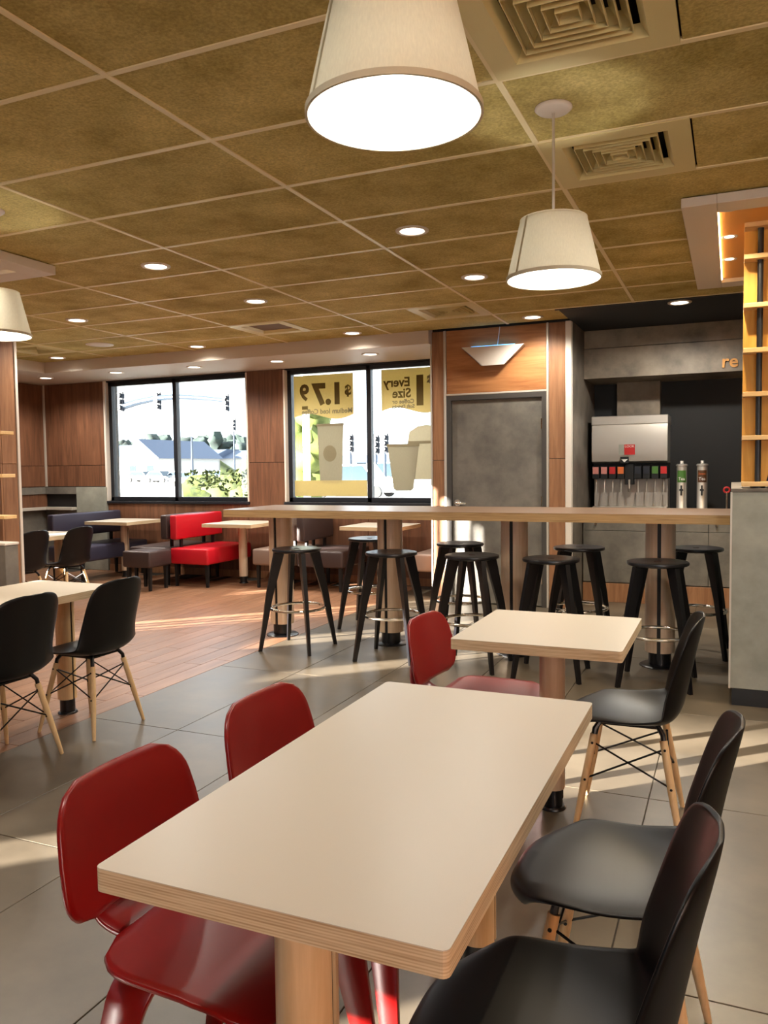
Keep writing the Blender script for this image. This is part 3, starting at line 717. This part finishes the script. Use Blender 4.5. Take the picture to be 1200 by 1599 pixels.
def dining_table(cx, cy, lx, ly, cols, label, group=None, axis='y', top=m_lam, z=.74, th=.04, mat=m_birch):
    t = thing('dining_table', label, 'table', (cx, cy, 0), 0, group)
    b = B(); rbox(b, -lx/2, -ly/2, z-th, lx/2, ly/2, z-.0015); tt = obj('tabletop', b, m_ply, t)
    b = B(); rbox(b, -lx/2, -ly/2, z-.0015, lx/2, ly/2, z); obj('laminate', b, top, tt)
    for (x, y) in cols: column(t, x, y, .05, .085, z-th, .042, .085, mat, axis, .055)
    return t
dining_table(-.650, 1.60, .614, 1.225, [(.015, -.48), (.015, .48)], 'large cream topped plywood table in the foreground')
dining_table(-.658, 3.185, .63, .66, [(0, .02)], 'small square cream topped table between the red and black chairs', mat=m_birchp)
dining_table(-3.505, 2.955, .61, 1.22, [(0, -.50), (0, .50)], 'cream topped table at the left edge with two black chairs')
dining_table(-6.53, 6.0, .61, 1.12, [(0, -.40), (0, .40)], 'cream topped table behind the timber pillar at far left')
for cx, lab in ((-7.28, 'booth table between the navy and brown benches under the left window'), (-5.46, 'booth table in front of the red bench'), (-3.62, 'booth table half hidden behind the bar, by the poster window')):
    dining_table(cx, 8.25, .70, .70, [(0, 0)], lab, 'booth tables along the window wall', top=m_lam, mat=m_birchp)
# high bar
bar = thing('high_bar', 'long high bar table with a brown wood top and four split columns', 'bar table', (-1.85, 5.72, 0))
b = B(); rbox(b, -1.85, -.40, 1.012, 1.845, .40, 1.0685, .006); tt = obj('bar_top', b, m_plyb, bar)
b = B(); rbox(b, -1.85, -.40, 1.0685, 1.845, .40, 1.07, .006); obj('laminate', b, m_lam2, tt)
for i, x in enumerate((-1.60, -.61, .385, 1.405)):
    column(bar, x, .06, .094, .10, 1.012, .075, .10, m_birchp, 'x', .135)

# ------------------------------------------------------------------ chairs
def catmull(P, n):
    out = []
    for i in range(len(P)-1):
        p0, p1, p2, p3 = P[max(i-1, 0)], P[i], P[i+1], P[min(i+2, len(P)-1)]
        for k in range(n):
            t = k/n
            out.append(tuple(.5*((2*b)+(-a+c)*t+(2*a-5*b+4*c-d)*t*t+(-a+3*b-3*c+d)*t**3) for a, b, c, d in zip(p0, p1, p2, p3)))
    out.append(tuple(P[-1])); return out
# profile: x, z, half width, upward curl of the rim, forward curl of the rim
SHELL = [(.242, .394, .150, .0, 0, .057), (.240, .406, .176, .0, 0, .068), (.226, .422, .198, .002, 0, .068), (.18, .434, .218, .006, 0, .045), (.10, .432, .230, .018, 0, 0), (.0, .420, .234, .032, 0, 0),
         (-.08, .415, .233, .048, .0, 0), (-.146, .428, .228, .045, .030, 0), (-.184, .470, .218, .020, .062, 0), (-.203, .540, .208, .006, .072, 0), (-.219, .620, .203, 0, .066, 0),
         (-.235, .700, .200, 0, .056, 0), (-.249, .760, .188, 0, .048, 0), (-.258, .798, .160, 0, .038, 0), (-.262, .816, .115, 0, .024, 0), (-.264, .824, .05, 0, .006, 0)]
def shell_mesh():
    rows = catmull(SHELL, 3); b = B(); V = []; n = 18
    for x, z, hwid, cu, cf, bow in rows:
        V.append([])
        for k in range(n+1):
            u = -1+2*k/n; c = abs(u)**2.6
            V[-1].append(b.verts.new((x+cf*c-bow*abs(u)**3, u*hwid, z+cu*c)))
    for p, q in zip(V, V[1:]):
        for k in range(n): b.faces.new((p[k], p[k+1], q[k+1], q[k]))
    me = mesh('shell_seat', b, m_shell, True, 80); return me
bc = thing('shell_chair', '', 'chair')
so = link('shell_seat', shell_mesh(), bc); md = so.modifiers.new('thick', 'SOLIDIFY'); md.thickness = .009; md.offset = 0
md = so.modifiers.new('sub', 'SUBSURF'); md.levels = 1; md.render_levels = 1
TOP = [(sx*.125, sy*.115) for sx, sy in ((1, 1), (1, -1), (-1, -1), (-1, 1))]
FT = [(sx*.190, sy*.190) for sx, sy in ((1, 1), (1, -1), (-1, -1), (-1, 1))]
def lp(i, z, zt=.365): t = (zt-z)/zt; return Vector((TOP[i][0]+(FT[i][0]-TOP[i][0])*t, TOP[i][1]+(FT[i][1]-TOP[i][1])*t, z))
for i in range(4):
    b = B(); tube(b, [lp(i, .365), lp(i, .30), lp(i, .18), lp(i, .06), lp(i, 0)], .0145, 12)
    for v in b.verts:
        t = 1 if v.co.z > .15 else .62+.38*max(v.co.z, 0)/.15
        c = lp(i, v.co.z); v.co.x = c.x+(v.co.x-c.x)*t; v.co.y = c.y+(v.co.y-c.y)*t
    lg = obj('leg', b, m_beech, bc, True, 60)
    b = B(); tube(b, [lp(i, .350)*1, Vector((TOP[i][0]*.98, TOP[i][1]*.98, .385)), Vector((TOP[i][0]*.8, TOP[i][1]*.8, .418))], .010, 8); obj('bracket', b, m_wire, lg, True)
    b = B(); d = Vector((TOP[i][0], TOP[i][1], 0)).normalized()
    for z in (.335, .20): tube(b, [lp(i, z)-Vector((0, .016, 0)), lp(i, z)+Vector((0, .016, 0))], .005, 8)
    obj('bolt', b, m_wire, lg)
for i in range(4):
    j = (i+1) % 4
    for p, q in ((i, j), (j, i)):
        b = B(); tube(b, [lp(p, .335), lp(q, .20)], .0038, 6); obj('wire_brace', b, m_wire, bc, True)
b = B(); box(b, -.11, -.10, .400, .11, .10, .408); obj('mount_plate', b, m_wire, bc)
CH = [(-.272, 1.31, pi+.02, 'black shell chair at the front right, closest to the camera'),
      (-.235, 1.90, pi-.03, 'black shell chair at the far right corner of the front table'),
      (-.352, 3.20, pi+.04, 'black shell chair at the right of the small square table'),
      (-3.19, 3.315, pi, 'black shell chair with its back turned at the far end of the left table'),
      (-3.21, 2.74, pi-.02, 'black shell chair cut by the left edge at the left table'),
      (-6.32, 6.27, pi, 'black shell chair right of the two at the table behind the pillar'),
      (-6.36, 5.72, pi, 'black shell chair half hidden by the timber pillar')]
for i, (x, y, r, lab) in enumerate(CH): place(bc, i > 0, (x, y, 0), r, lab, 'black shell chairs with beech legs')

# red plywood chair, facing +X
rc = thing('plywood_chair', '', 'chair')
def rrect_sheet(bm, w_, h_, r, fn, n=24, m_=16):
    """rounded rectangle grid mapped through fn(u,v)"""
    V = []
    for j in range(m_+1):
        v = -h_/2+h_*j/m_; row = []
        dv = max(0, abs(v)-(h_/2-r)); half = w_/2-(r-math.sqrt(max(r*r-dv*dv, 0)))
        for i in range(n+1):
            u = -half+2*half*i/n; row.append(bm.verts.new(fn(u, v)))
        V.append(row)
    for p, q in zip(V, V[1:]):
        for i in range(n): bm.faces.new((p[i], p[i+1], q[i+1], q[i]))
def ply(o, t=.011):
    md = o.modifiers.new('thick', 'SOLIDIFY'); md.thickness = t; md.offset = 0
    md = o.modifiers.new('round', 'BEVEL'); md.width = .002; md.segments = 1; md.limit_method = 'ANGLE'; md.angle_limit = radians(50)
    return o
# backrest: centre (-.285, 0, .615)
b = B(); rrect_sheet(b, .44, .272, .085, lambda u, v: (-.285-.22*v*1.0+.55*u*u-.25*v*v, u*(1-.12*v/.155*(1 if v > 0 else .5)), .610+v))
ply(obj('backrest', b, m_red, rc, True, 60))
def seatf(u, v):      # u across (y), v along x
    x = v+.010; z = .428+.05*u*u*4*(.6 if v < .05 else .4)
    if v > .10: z -= 1.6*(v-.10)**2+.5*(v-.10)*u*u*8
    if v < -.10: z += .9*(v+.10)**2
    return (x, u*(1+.05*(v/.2)), z)
b = B(); rrect_sheet(b, .49, .42, .10, seatf); ply(obj('seat', b, m_red, rc, True, 60), .012)
sp = catmull([(-.318, .66, .060), (-.326, .58, .064), (-.333, .50, .068), (-.326, .455, .072), (-.298, .420, .078), (-.24, .404, .080), (-.16, .404, .080), (0, .410, .075), (.12, .414, .07)], 5)
b = B(); V = [[b.verts.new((x, hwid*k/3, z)) for k in range(-3, 4)] for x, z, hwid in sp]
for p, q in zip(V, V[1:]):
    for k in range(6): b.faces.new((p[k], p[k+1], q[k+1], q[k]))
ply(obj('spine', b, m_red, rc, True, 60), .014)
def uleg(xt, xb, wt, wb, ytop, ybot, zt):
    rad = .07; P = []
    ex, ez = ytop, zt-rad
    for k in range(9): t = k/8; P.append((ybot+(ex-ybot)*t, ez*t))
    for k in range(1, 8): a = radians(90*k/8+4); P.append((ex-rad+rad*cos(a), ez+rad*sin(a)))
    for k in range(4): P.append(((ex-rad)*(1-k/4), zt))
    P.append((0, zt)); P = P+[(-y, z) for y, z in P[-2::-1]]
    b = B(); V = []
    for y, z in P:
        t = 1-z/zt; x = xt+(xb-xt)*t; wd_ = wt+(wb-wt)*t
        V.append([b.verts.new((x-wd_/2, y, z)), b.verts.new((x, y, z)), b.verts.new((x+wd_/2, y, z))])
    for p, q in zip(V, V[1:]):
        for k in range(2): b.faces.new((p[k], p[k+1], q[k+1], q[k]))
    return b
o = ply(obj('rear_leg_frame', uleg(-.125, -.225, .10, .045, .190, .228, .395), m_red, rc, True, 60), .015)
o = ply(obj('front_leg_frame', uleg(.15, .205, .10, .045, .190, .228, .400), m_red, rc, True, 60), .015)
RC = [(-.945, 1.375, .02, 'red plywood chair at the front left with its seat under the table'),
      (-.942, 1.945, -.02, 'red plywood chair in the middle, only its back above the far left table edge'),
      (-.925, 3.225, -.06, 'red plywood chair at the left of the small square table')]
for i, (x, y, r, lab) in enumerate(RC): place(rc, i > 0, (x, y, 0), r, lab, 'red moulded plywood chairs')

# ------------------------------------------------------------------ bar stools
sk = thing('bar_stool', '', 'stool')
b = B(); lathe(b, [(0, .772), (.10, .773), (.172, .777), (.186, .774), (.190, .764), (.186, .754), (.165, .748), (0, .746)], 48); st_ = obj('seat', b, m_stool, sk, True, 50)
b = B(); rbox(b, -.022, -.010, .772, .022, .010, .7745, .009); obj('hand_slot', b, plain('slot_brown', (66, 36, 26), .5), st_)
for sx, sy in ((1, 1), (1, -1), (-1, -1), (-1, 1)):
    b = B(); d = Vector((sx, sy, 0)).normalized(); p = Vector((-d.y, d.x, 0))
    def sec(r, wr, wt_, z): c = d*r+Vector((0, 0, z)); return [c-d*wr-p*wt_, c+d*wr-p*wt_, c+d*wr+p*wt_, c-d*wr+p*wt_]
    hexa(b, sec(.300, .013, .011, 0), sec(.222, .026, .015, .42)); hexa(b, sec(.222, .026, .015, .42), sec(.140, .040, .017, .750))
    bmesh.ops.remove_doubles(b, verts=b.verts, dist=1e-5)
    lg = obj('leg', b, m_stool, sk)
b = B(); tube(b, [(.208*cos(a), .208*sin(a), .315) for a in [2*pi*i/40 for i in range(40)]], .011, 10, closed=True); obj('foot_ring', b, m_chrome, sk, True)
SKF = [(-3.075, 5.385), (-2.27, 5.355), (-1.655, 5.34), (-1.095, 5.30), (-.425, 5.315)]
SKB = [(-2.90, 6.36), (-2.00, 6.14), (-1.05, 6.10), (-.235, 6.27)]
FL = ['leftmost black bar stool in front of the bar', 'second black bar stool from the left in front of the bar', 'middle front bar stool, right behind the leftmost red chair back',
      'fourth front bar stool, behind the small square table', 'rightmost black bar stool in front of the bar']
BL = ['leftmost back bar stool, behind the second bar column', 'back bar stool standing before the sunlit patch by the door', 'back bar stool in front of the wood pilaster right of the door', 'rightmost back bar stool, next to the grey half wall']
for i, ((x, y), lab) in enumerate(zip(SKF+SKB, FL+BL)):
    place(sk, i > 0, (x, y, 0), [.0, .05, -.04, .03, -.02, .06, 0, .02, -.03][i], lab, 'black bar stools with chrome foot rings')

# ------------------------------------------------------------------ booth seating
def bench(name, x0, x1, y0, y1, facing, mat, label, legs=True, zt=.46, zb=.27, back=True):
    cx, cy = (x0+x1)/2, (y0+y1)/2; a, c = (x1-x0)/2, (y1-y0)/2
    t = thing(name, label, 'bench', (cx, cy, 0))
    b = B(); box(b, -a, -c, zb, a, c, zt, .025, 3); obj('seat', b, mat, t, True, 60)
    if back:
        xb = -facing*(a-.055)
        b = B(); box(b, xb-.05, -c, .56, xb+.05, c, .85, .02, 3); obj('backrest', b, mat, t, True, 60)
        for y in (-c+.15, c-.15):
            b = B(); box(b, xb-.012, y-.02, zt-.02, xb+.012, y+.02, .60); obj('back_post', b, m_black, t)
    for x in (-a+.05, a-.05):
        for y in (-c+.06, c-.06):
            b = B(); hexa(b, [(x-.014, y-.014, 0), (x+.014, y-.014, 0), (x+.014, y+.014, 0), (x-.014, y+.014, 0)], [(x-.02, y-.02, zb+.005), (x+.02, y-.02, zb+.005), (x+.02, y+.02, zb+.005), (x-.02, y+.02, zb+.005)]); obj('leg', b, m_black, t)
    return t
bench('booth_bench', -7.80, -7.25, 7.45, 8.66, 1, m_vnavy, 'dark navy bench facing right at the far left under the window')
bench('booth_bench', -6.75, -6.17, 7.72, 8.66, -1, m_vbrown, 'dark brown bench backing onto the red bench')
bench('booth_bench', -6.14, -5.60, 7.72, 8.66, 1, m_vred, 'bright red bench under the left window')
bench('booth_bench', -5.12, -4.57, 7.92, 8.66, -1, m_vtaupe, 'taupe bench facing left behind the first bar column')
bench('booth_bench', -4.53, -3.95, 7.92, 8.66, 1, m_vbrown, 'dark brown bench under the poster window, behind the stools')
bench('booth_bench', -3.15, -2.86, 7.95, 8.66, -1, m_vtaupe, 'taupe bench end beside the door pilaster', back=False)
bench('ottoman', -6.47, -6.07, 7.27, 7.67, 1, m_vbrown, 'small dark brown ottoman in front of the red bench', back=False)['category'] = 'ottoman'

# ------------------------------------------------------------------ window posters
YP = 8.795
def flat(name, poly, mat, y=YP, th=.002, parent=None):
    b = B(); prism(b, poly, 'y', y-th, y); return obj(name, b, mat, parent)
def wave(x0, x1, ztop, zb, amp, n=16):
    p = [(x0, ztop), (x1, ztop)]
    for i in range(n+1):
        t = i/n; p.append((x1+(x0-x1)*t, zb+amp*sin(t*2*pi*.9+.2)*-1+amp*.9*(1-t)))
    return p
def mtext(s, size, mat, parent, x, z, bold=.004, y=YP-.004, sx=1): return text(s, size, mat, parent, (x, y, z), (radians(90), 0, pi), 'lettering', .0005, 'CENTER', bold, sx)
t = tag(flat('window_poster', wave(-5.02, -4.20, 2.53, 2.00, .05), m_poster), 'yellow price poster on the left pane, its $1.79 reading backwards', 'poster')
mtext('$', .17, m_ink, t, -4.27, 2.32, .005); mtext('1.7', .34, m_ink, t, -4.54, 2.28, .018); mtext('9', .27, m_ink, t, -4.87, 2.31, .009); mtext('-', .27, m_ink, t, -4.865, 2.155, .008)
mtext('Medium Iced Coffee', .085, m_inkl, t, -4.56, 2.08, .002)
t = tag(flat('window_poster', wave(-3.83, -3.05, 2.54, 2.03, .05), m_poster), 'yellow poster on the right pane, Every Size reading backwards', 'poster')
mtext('1', .46, m_ink, t, -3.34, 2.26, .02); mtext('$', .17, m_inkl, t, -3.21, 2.38, .006); mtext('Every', .15, m_ink, t, -3.63, 2.38, .004); mtext('Size', .15, m_ink, t, -3.57, 2.25, .004); mtext('Coffee or', .07, m_inkl, t, -3.55, 2.155, .002); mtext('Soft Drinks', .062, m_inkl, t, -3.55, 2.095, .002)
def cup(xc, z0, z1, wb, wt, label, dome=False, logo=True, dy=0):
    p = [(xc-wb/2, z0+.02), (xc-wb/2+.03, z0), (xc+wb/2-.03, z0), (xc+wb/2, z0+.02), (xc+wt/2, z1), ]
    if dome: p += [(xc+wt/2+.02, z1+.02), (xc+wt/2+.0, z1+.14), (xc+wt/4, z1+.20), (xc, z1+.215), (xc-wt/4, z1+.20), (xc-wt/2, z1+.14), (xc-wt/2-.02, z1+.02)]
    p += [(xc-wt/2, z1)]
    t = tag(flat('cup_decal', p, m_posterl if dome else m_posterg, YP+.001-dy), label, 'decal')
    if dome: lw_, lz = wt+.04, z1
    else: lw_, lz = wt+.012, z1-.03
    b = B(); box(b, xc-lw_/2, YP-.005-dy, lz, xc+lw_/2, YP-.0015-dy, lz+.03); obj('lid_rim', b, m_inkl, t)
    if logo:
        b = B(); prism(b, [(xc-.01+.09*cos(a), z0+(z1-z0)*.5+.10*sin(a)) for a in [2*pi*i/24 for i in range(24)]], 'y', YP-.004, YP-.002); obj('emblem', b, m_inkl, t)
    return t
cup(-4.52, 1.20, 1.93, .30, .36, 'tall cup shaped window decal on the left poster pane')
cup(-3.56, 1.11, 1.66, .25, .40, 'tapered cup shaped window decal on the right poster pane', logo=False, dy=.006)
cup(-3.27, 1.24, 1.66, .36, .42, 'domed cup shaped window decal at the right window edge', True, False)
t = tag(flat('window_poster', [(-5.03, 1.04), (-4.03, 1.04), (-4.03, 1.235), (-5.03, 1.235)], m_poster), 'plain yellow band along the bottom of the poster pane', 'poster')

# ------------------------------------------------------------------ outdoors
b = B(); box(b, -220, 9.2, -.5, 160, 420, -.25); struct('ground', b, m_asph)
b = B(); box(b, -60, -60, -.5, 60, -3.0, -.26); box(b, -60, -3.0, -.5, -9.35, 9.2, -.26); box(b, 3.3, -3, -.5, 60, 9.2, -.26); struct('ground_near', b, m_asph)
def aty(px, py, Y):
    d = fw+(px-600)/FPX*r2-(py-799.5)/FPX*u2; return Vector((0, 0, CAMH))+d*(Y/d.y)
# signal mast and heads
mt = thing('signal_mast', 'long curved traffic signal arm seen through the left window', 'signal mast', (0, 0, 0))
pts = [aty(x, y, 42) for x, y in ((150, 652), (182, 638), (215, 628), (243, 622), (275, 619.5), (310, 621), (352, 625))]
b = B(); tube(b, pts, .26, 10, .12); obj('arm', b, m_pole, mt, True)
p0 = pts[0]; b = B(); tube(b, [(p0.x, p0.y, -.25), p0+Vector((0, 0, .6))], .2, 12); obj('post', b, m_pole, mt, True)
def signal(px, py, Y, h, label, post=False, rz=0):
    c = aty(px, py, Y); t = thing('traffic_signal', label, 'traffic light', c, rz, 'traffic signals across the road')
    b = B(); box(b, -h*.19, 0, -h/2, h*.19, h*.14, h/2, h*.02, 1); obj('housing', b, m_signal, t)
    if post: b = B(); tube(b, [(0, h*.1, h*.5), (0, h*.1, -.25-c.z)], .09, 8); obj('post', b, m_pole, t, True)
    b = B(); box(b, -h*.25, h*.05, -h*.56, h*.25, h*.07, h*.56); obj('backplate', b, m_signal, t)
    for k in (-1, 0, 1):
        b = B(); tube(b, [(0, -.003, k*h*.31), (0, -h*.15, k*h*.31)], h*.13, 10); obj('visor', b, m_frame, t)
for px, py, Y, h, lab in ((245.5, 626, 42, 1.15, 'traffic signal left of the window mullion, on the arm'), (352, 629, 42, 1.05, 'traffic signal at the right end of the arm'),
                         (187, 627, 41.8, 1.3, 'traffic signal at the left edge of the left window'), (364, 663, 75, 1.3, 'small distant traffic signal right in the left window'),
                         (600, 692, 45, 1.15, 'dark traffic signal seen between the cup decals'), (586, 694, 45.5, 1.15, 'dark traffic signal just right of the poster window mullion'), (546, 692, 45, 1.1, 'dark traffic signal right of the tall cup decal')):
    signal(px, py, Y, h, lab, px > 360)
def building(x0, x1, y0, y1, h, rh, label, gable=False):
    t = thing('building', label, 'building', ((x0+x1)/2, (y0+y1)/2, -.25)); a, c = (x1-x0)/2, (y1-y0)/2
    b = B(); box(b, -a, -c, 0, a, c, h); obj('wall', b, m_bwall, t)
    b = B()
    if gable: prism(b, [(-a-.6, h), (a+.6, h), (0, h+rh)], 'y', -c-.6, c+.6)
    else: prism(b, [(-c-.5, h), (c+.5, h), (c*.3, h+rh), (-c*.3, h+rh)], 'x', -a-.5, a+.5)
    obj('roof', b, m_broof, t)
    n = max(2, int(a/1.6))
    for k in range(n):
        x = -a+(k+.5)*2*a/n; b = B(); box(b, x-.6, -c-.06, .9, x+.6, -c+.02, 2.3); wn = obj('window', b, m_cglass, t)
bp = aty(228, 740, 95)
building(bp.x-4, bp.x+2.4, 95, 110, 3.3, 2.9, 'gable roofed building behind the left window pane', True)
q0, q1 = aty(180, 740, 112), aty(212, 740, 112); building(q0.x-4, q1.x, 112, 124, 4.0, 2.2, 'low long roofed building left of the gabled one')
q0, q1 = aty(262, 740, 125), aty(330, 740, 125); building(q0.x, q1.x, 125, 138, 3.8, 1.6, 'white low building right of the gabled one')
q0, q1 = aty(338, 740, 128), aty(385, 740, 128); building(q0.x, q1.x+1, 128, 140, 3.6, 1.6, 'white shop at the right of the left window')
q0, q1 = aty(500, 735, 90), aty(680, 735, 90); building(q0.x, q1.x, 90, 100, 2.2, 1.0, 'low far building behind the cup decals')
def car(px, py, Y, mat, label, L=4.4, H=1.45, cat='car', rz=0):
    c = aty(px, py, Y); t = thing('parked_car', label, cat, (c.x, Y, -.25), rz)
    b = B(); prism(b, [(-L/2, .3), (L/2, .3), (L/2, .75), (L*.30, .85), (L*.16, H), (-L*.26, H), (-L*.42, .9), (-L/2, .85)], 'y', -.85, .85); obj('body', b, mat, t)
    b = B(); prism(b, [(L*.27, .88), (L*.15, H-.08), (-L*.25, H-.08), (-L*.38, .92)], 'y', -.87, .87); obj('side_window', b, m_cglass, t)
    for x in (-L*.3, L*.3):
        for y in (-.86, .86):
            b = B(); tube(b, [(x, y-.1, .32), (x, y+.1, .32)], .32, 14); obj('wheel', b, m_tyre, t)
car(222, 741, 86, m_car1, 'blue parked car in front of the gabled building'); car(250, 741, 83, m_car1, 'second blue parked car by the gabled building', L=3.8)
car(322, 738, 88, m_car1, 'dark blue car parked beyond the hedge'); car(350, 738, 86, m_car1, 'blue car parked right of the dark blue one')
car(285, 741, 84, m_car2, 'white car parked left of the hedge'); car(304, 745, 62, m_car2, 'white car just beyond the flower bed', L=4.6)
car(556, 748, 40, m_car2, 'white pickup truck behind the tall cup decal', L=5.4, H=1.8); car(606, 742, 58, m_car2, 'white van right of the cup decals', L=5, H=2.0)
# hedge, flowers, trees
def hedge(x0, x1, y, z0, z1, mat, label, cat, n, r, seed):
    t = thing('hedge' if cat == 'hedge' else 'flower_bed', label, cat, ((x0+x1)/2, y, -.25)); b = B(); rnd = random.Random(seed)
    for k in range(n):
        x = rnd.uniform(x0, x1)-(x0+x1)/2; zz = rnd.uniform(z0, z1); blob(b, (x, rnd.uniform(-.3, .3), zz+.25), r*rnd.uniform(.7, 1.2), 2, .35, 3.5, k)
    o = obj('foliage', b, mat, t, True, 80)
    b = B(); rnd = random.Random(seed+1)
    for k in range(1600):
        x = rnd.uniform(x0-.15, x1+.15)-(x0+x1)/2; zz = rnd.uniform(z0-.1, z1+r); c = Vector((x, rnd.uniform(-.55, .2), zz+.25))
        a = Vector((rnd.uniform(-1, 1), rnd.uniform(-1, 1), rnd.uniform(-1, 1))).normalized()*.045; e = a.orthogonal().normalized()*.022
        b.faces.new([b.verts.new(c+a), b.verts.new(c+e), b.verts.new(c-a), b.verts.new(c-e)])
    o = obj('leaves', b, mat, t); o['kind'] = 'stuff'
hp0, hp1 = aty(325, 760, 11.5), aty(392, 760, 11.5)
hedge(hp0.x, hp1.x+.3, 11.5, .2, .95, m_hedge, 'clipped yellow green hedge outside the left window', 'hedge', 26, .42, 3)
fp0, fp1 = aty(298, 775, 11), aty(324, 775, 11); hedge(fp0.x, fp1.x, 11.0, .4, .72, m_flower, 'purple flowers left of the hedge', 'flowers', 12, .16, 5)
tp = aty(474, 690, 17)
t = thing('tree', 'yellow green tree behind the price poster', 'tree', (tp.x, 17, -.25))
b = B()
for k in range(14): blob(b, (random.uniform(-.35, .45), random.uniform(-.4, .4), 1.0+k*.19), .42, 2, .35, 2.5, k)
obj('crown', b, m_yel, t, True, 80); b = B(); tube(b, [(0, 0, 0), (0, 0, 1.4)], .1, 8); obj('trunk', b, m_pole, t)
pp = aty(479, 700, 14); t = thing('white_post', 'thin white post outside behind the price poster', 'post', (pp.x, 14, -.25)); b = B(); tube(b, [(0, 0, 0), (0, 0, 3.4)], .07, 10); obj('shaft', b, m_car2, t, True)
b = B(); lathe(b, [(0, 3.4), (.09, 3.4), (.09, 3.46), (0, 3.5)], 12); obj('cap', b, m_car2, t)
pp = aty(300, 700, 40); t = thing('street_pole', 'thin pale pole right of the window mullion', 'pole', (pp.x, 40, -.25)); b = B(); tube(b, [(0, 0, 0), (0, 0, 3.6)], .09, 8, .06); obj('shaft', b, m_pole, t, True)
b = B(); cyl(b, 0, 0, 0, .25, .16, 10); obj('base', b, m_pole, t)
crowns = []
for k in range(4):
    b = B()
    for q in range(12): blob(b, (random.uniform(-2.4, 2.4), random.uniform(-1.5, 1.5), 3.2+random.uniform(-1.6, 1.9)), random.uniform(.8, 1.3), 2, .4, 2.6, k*17+q)
    crowns.append(mesh('crown', b, m_tree, True, 80))
b = B(); tube(b, [(0, 0, 0), (0, 0, 2.4)], .25, 8); trunk = mesh('trunk', b, m_pole)
for k in range(30):
    px = 170+k*7.6+random.uniform(-3, 3); Y = 200+random.uniform(-12, 25); p = aty(px, 740, Y)
    t = thing('far_tree', 'tree of the distant treeline behind the buildings', 'tree', (p.x, Y, -.25), random.uniform(0, 6), 'distant treeline trees')
    s = random.uniform(1.6, 2.1); t.scale = (s*1.35, s, s*.96)
    link('crown', crowns[k % 4], t); link('trunk', trunk, t)
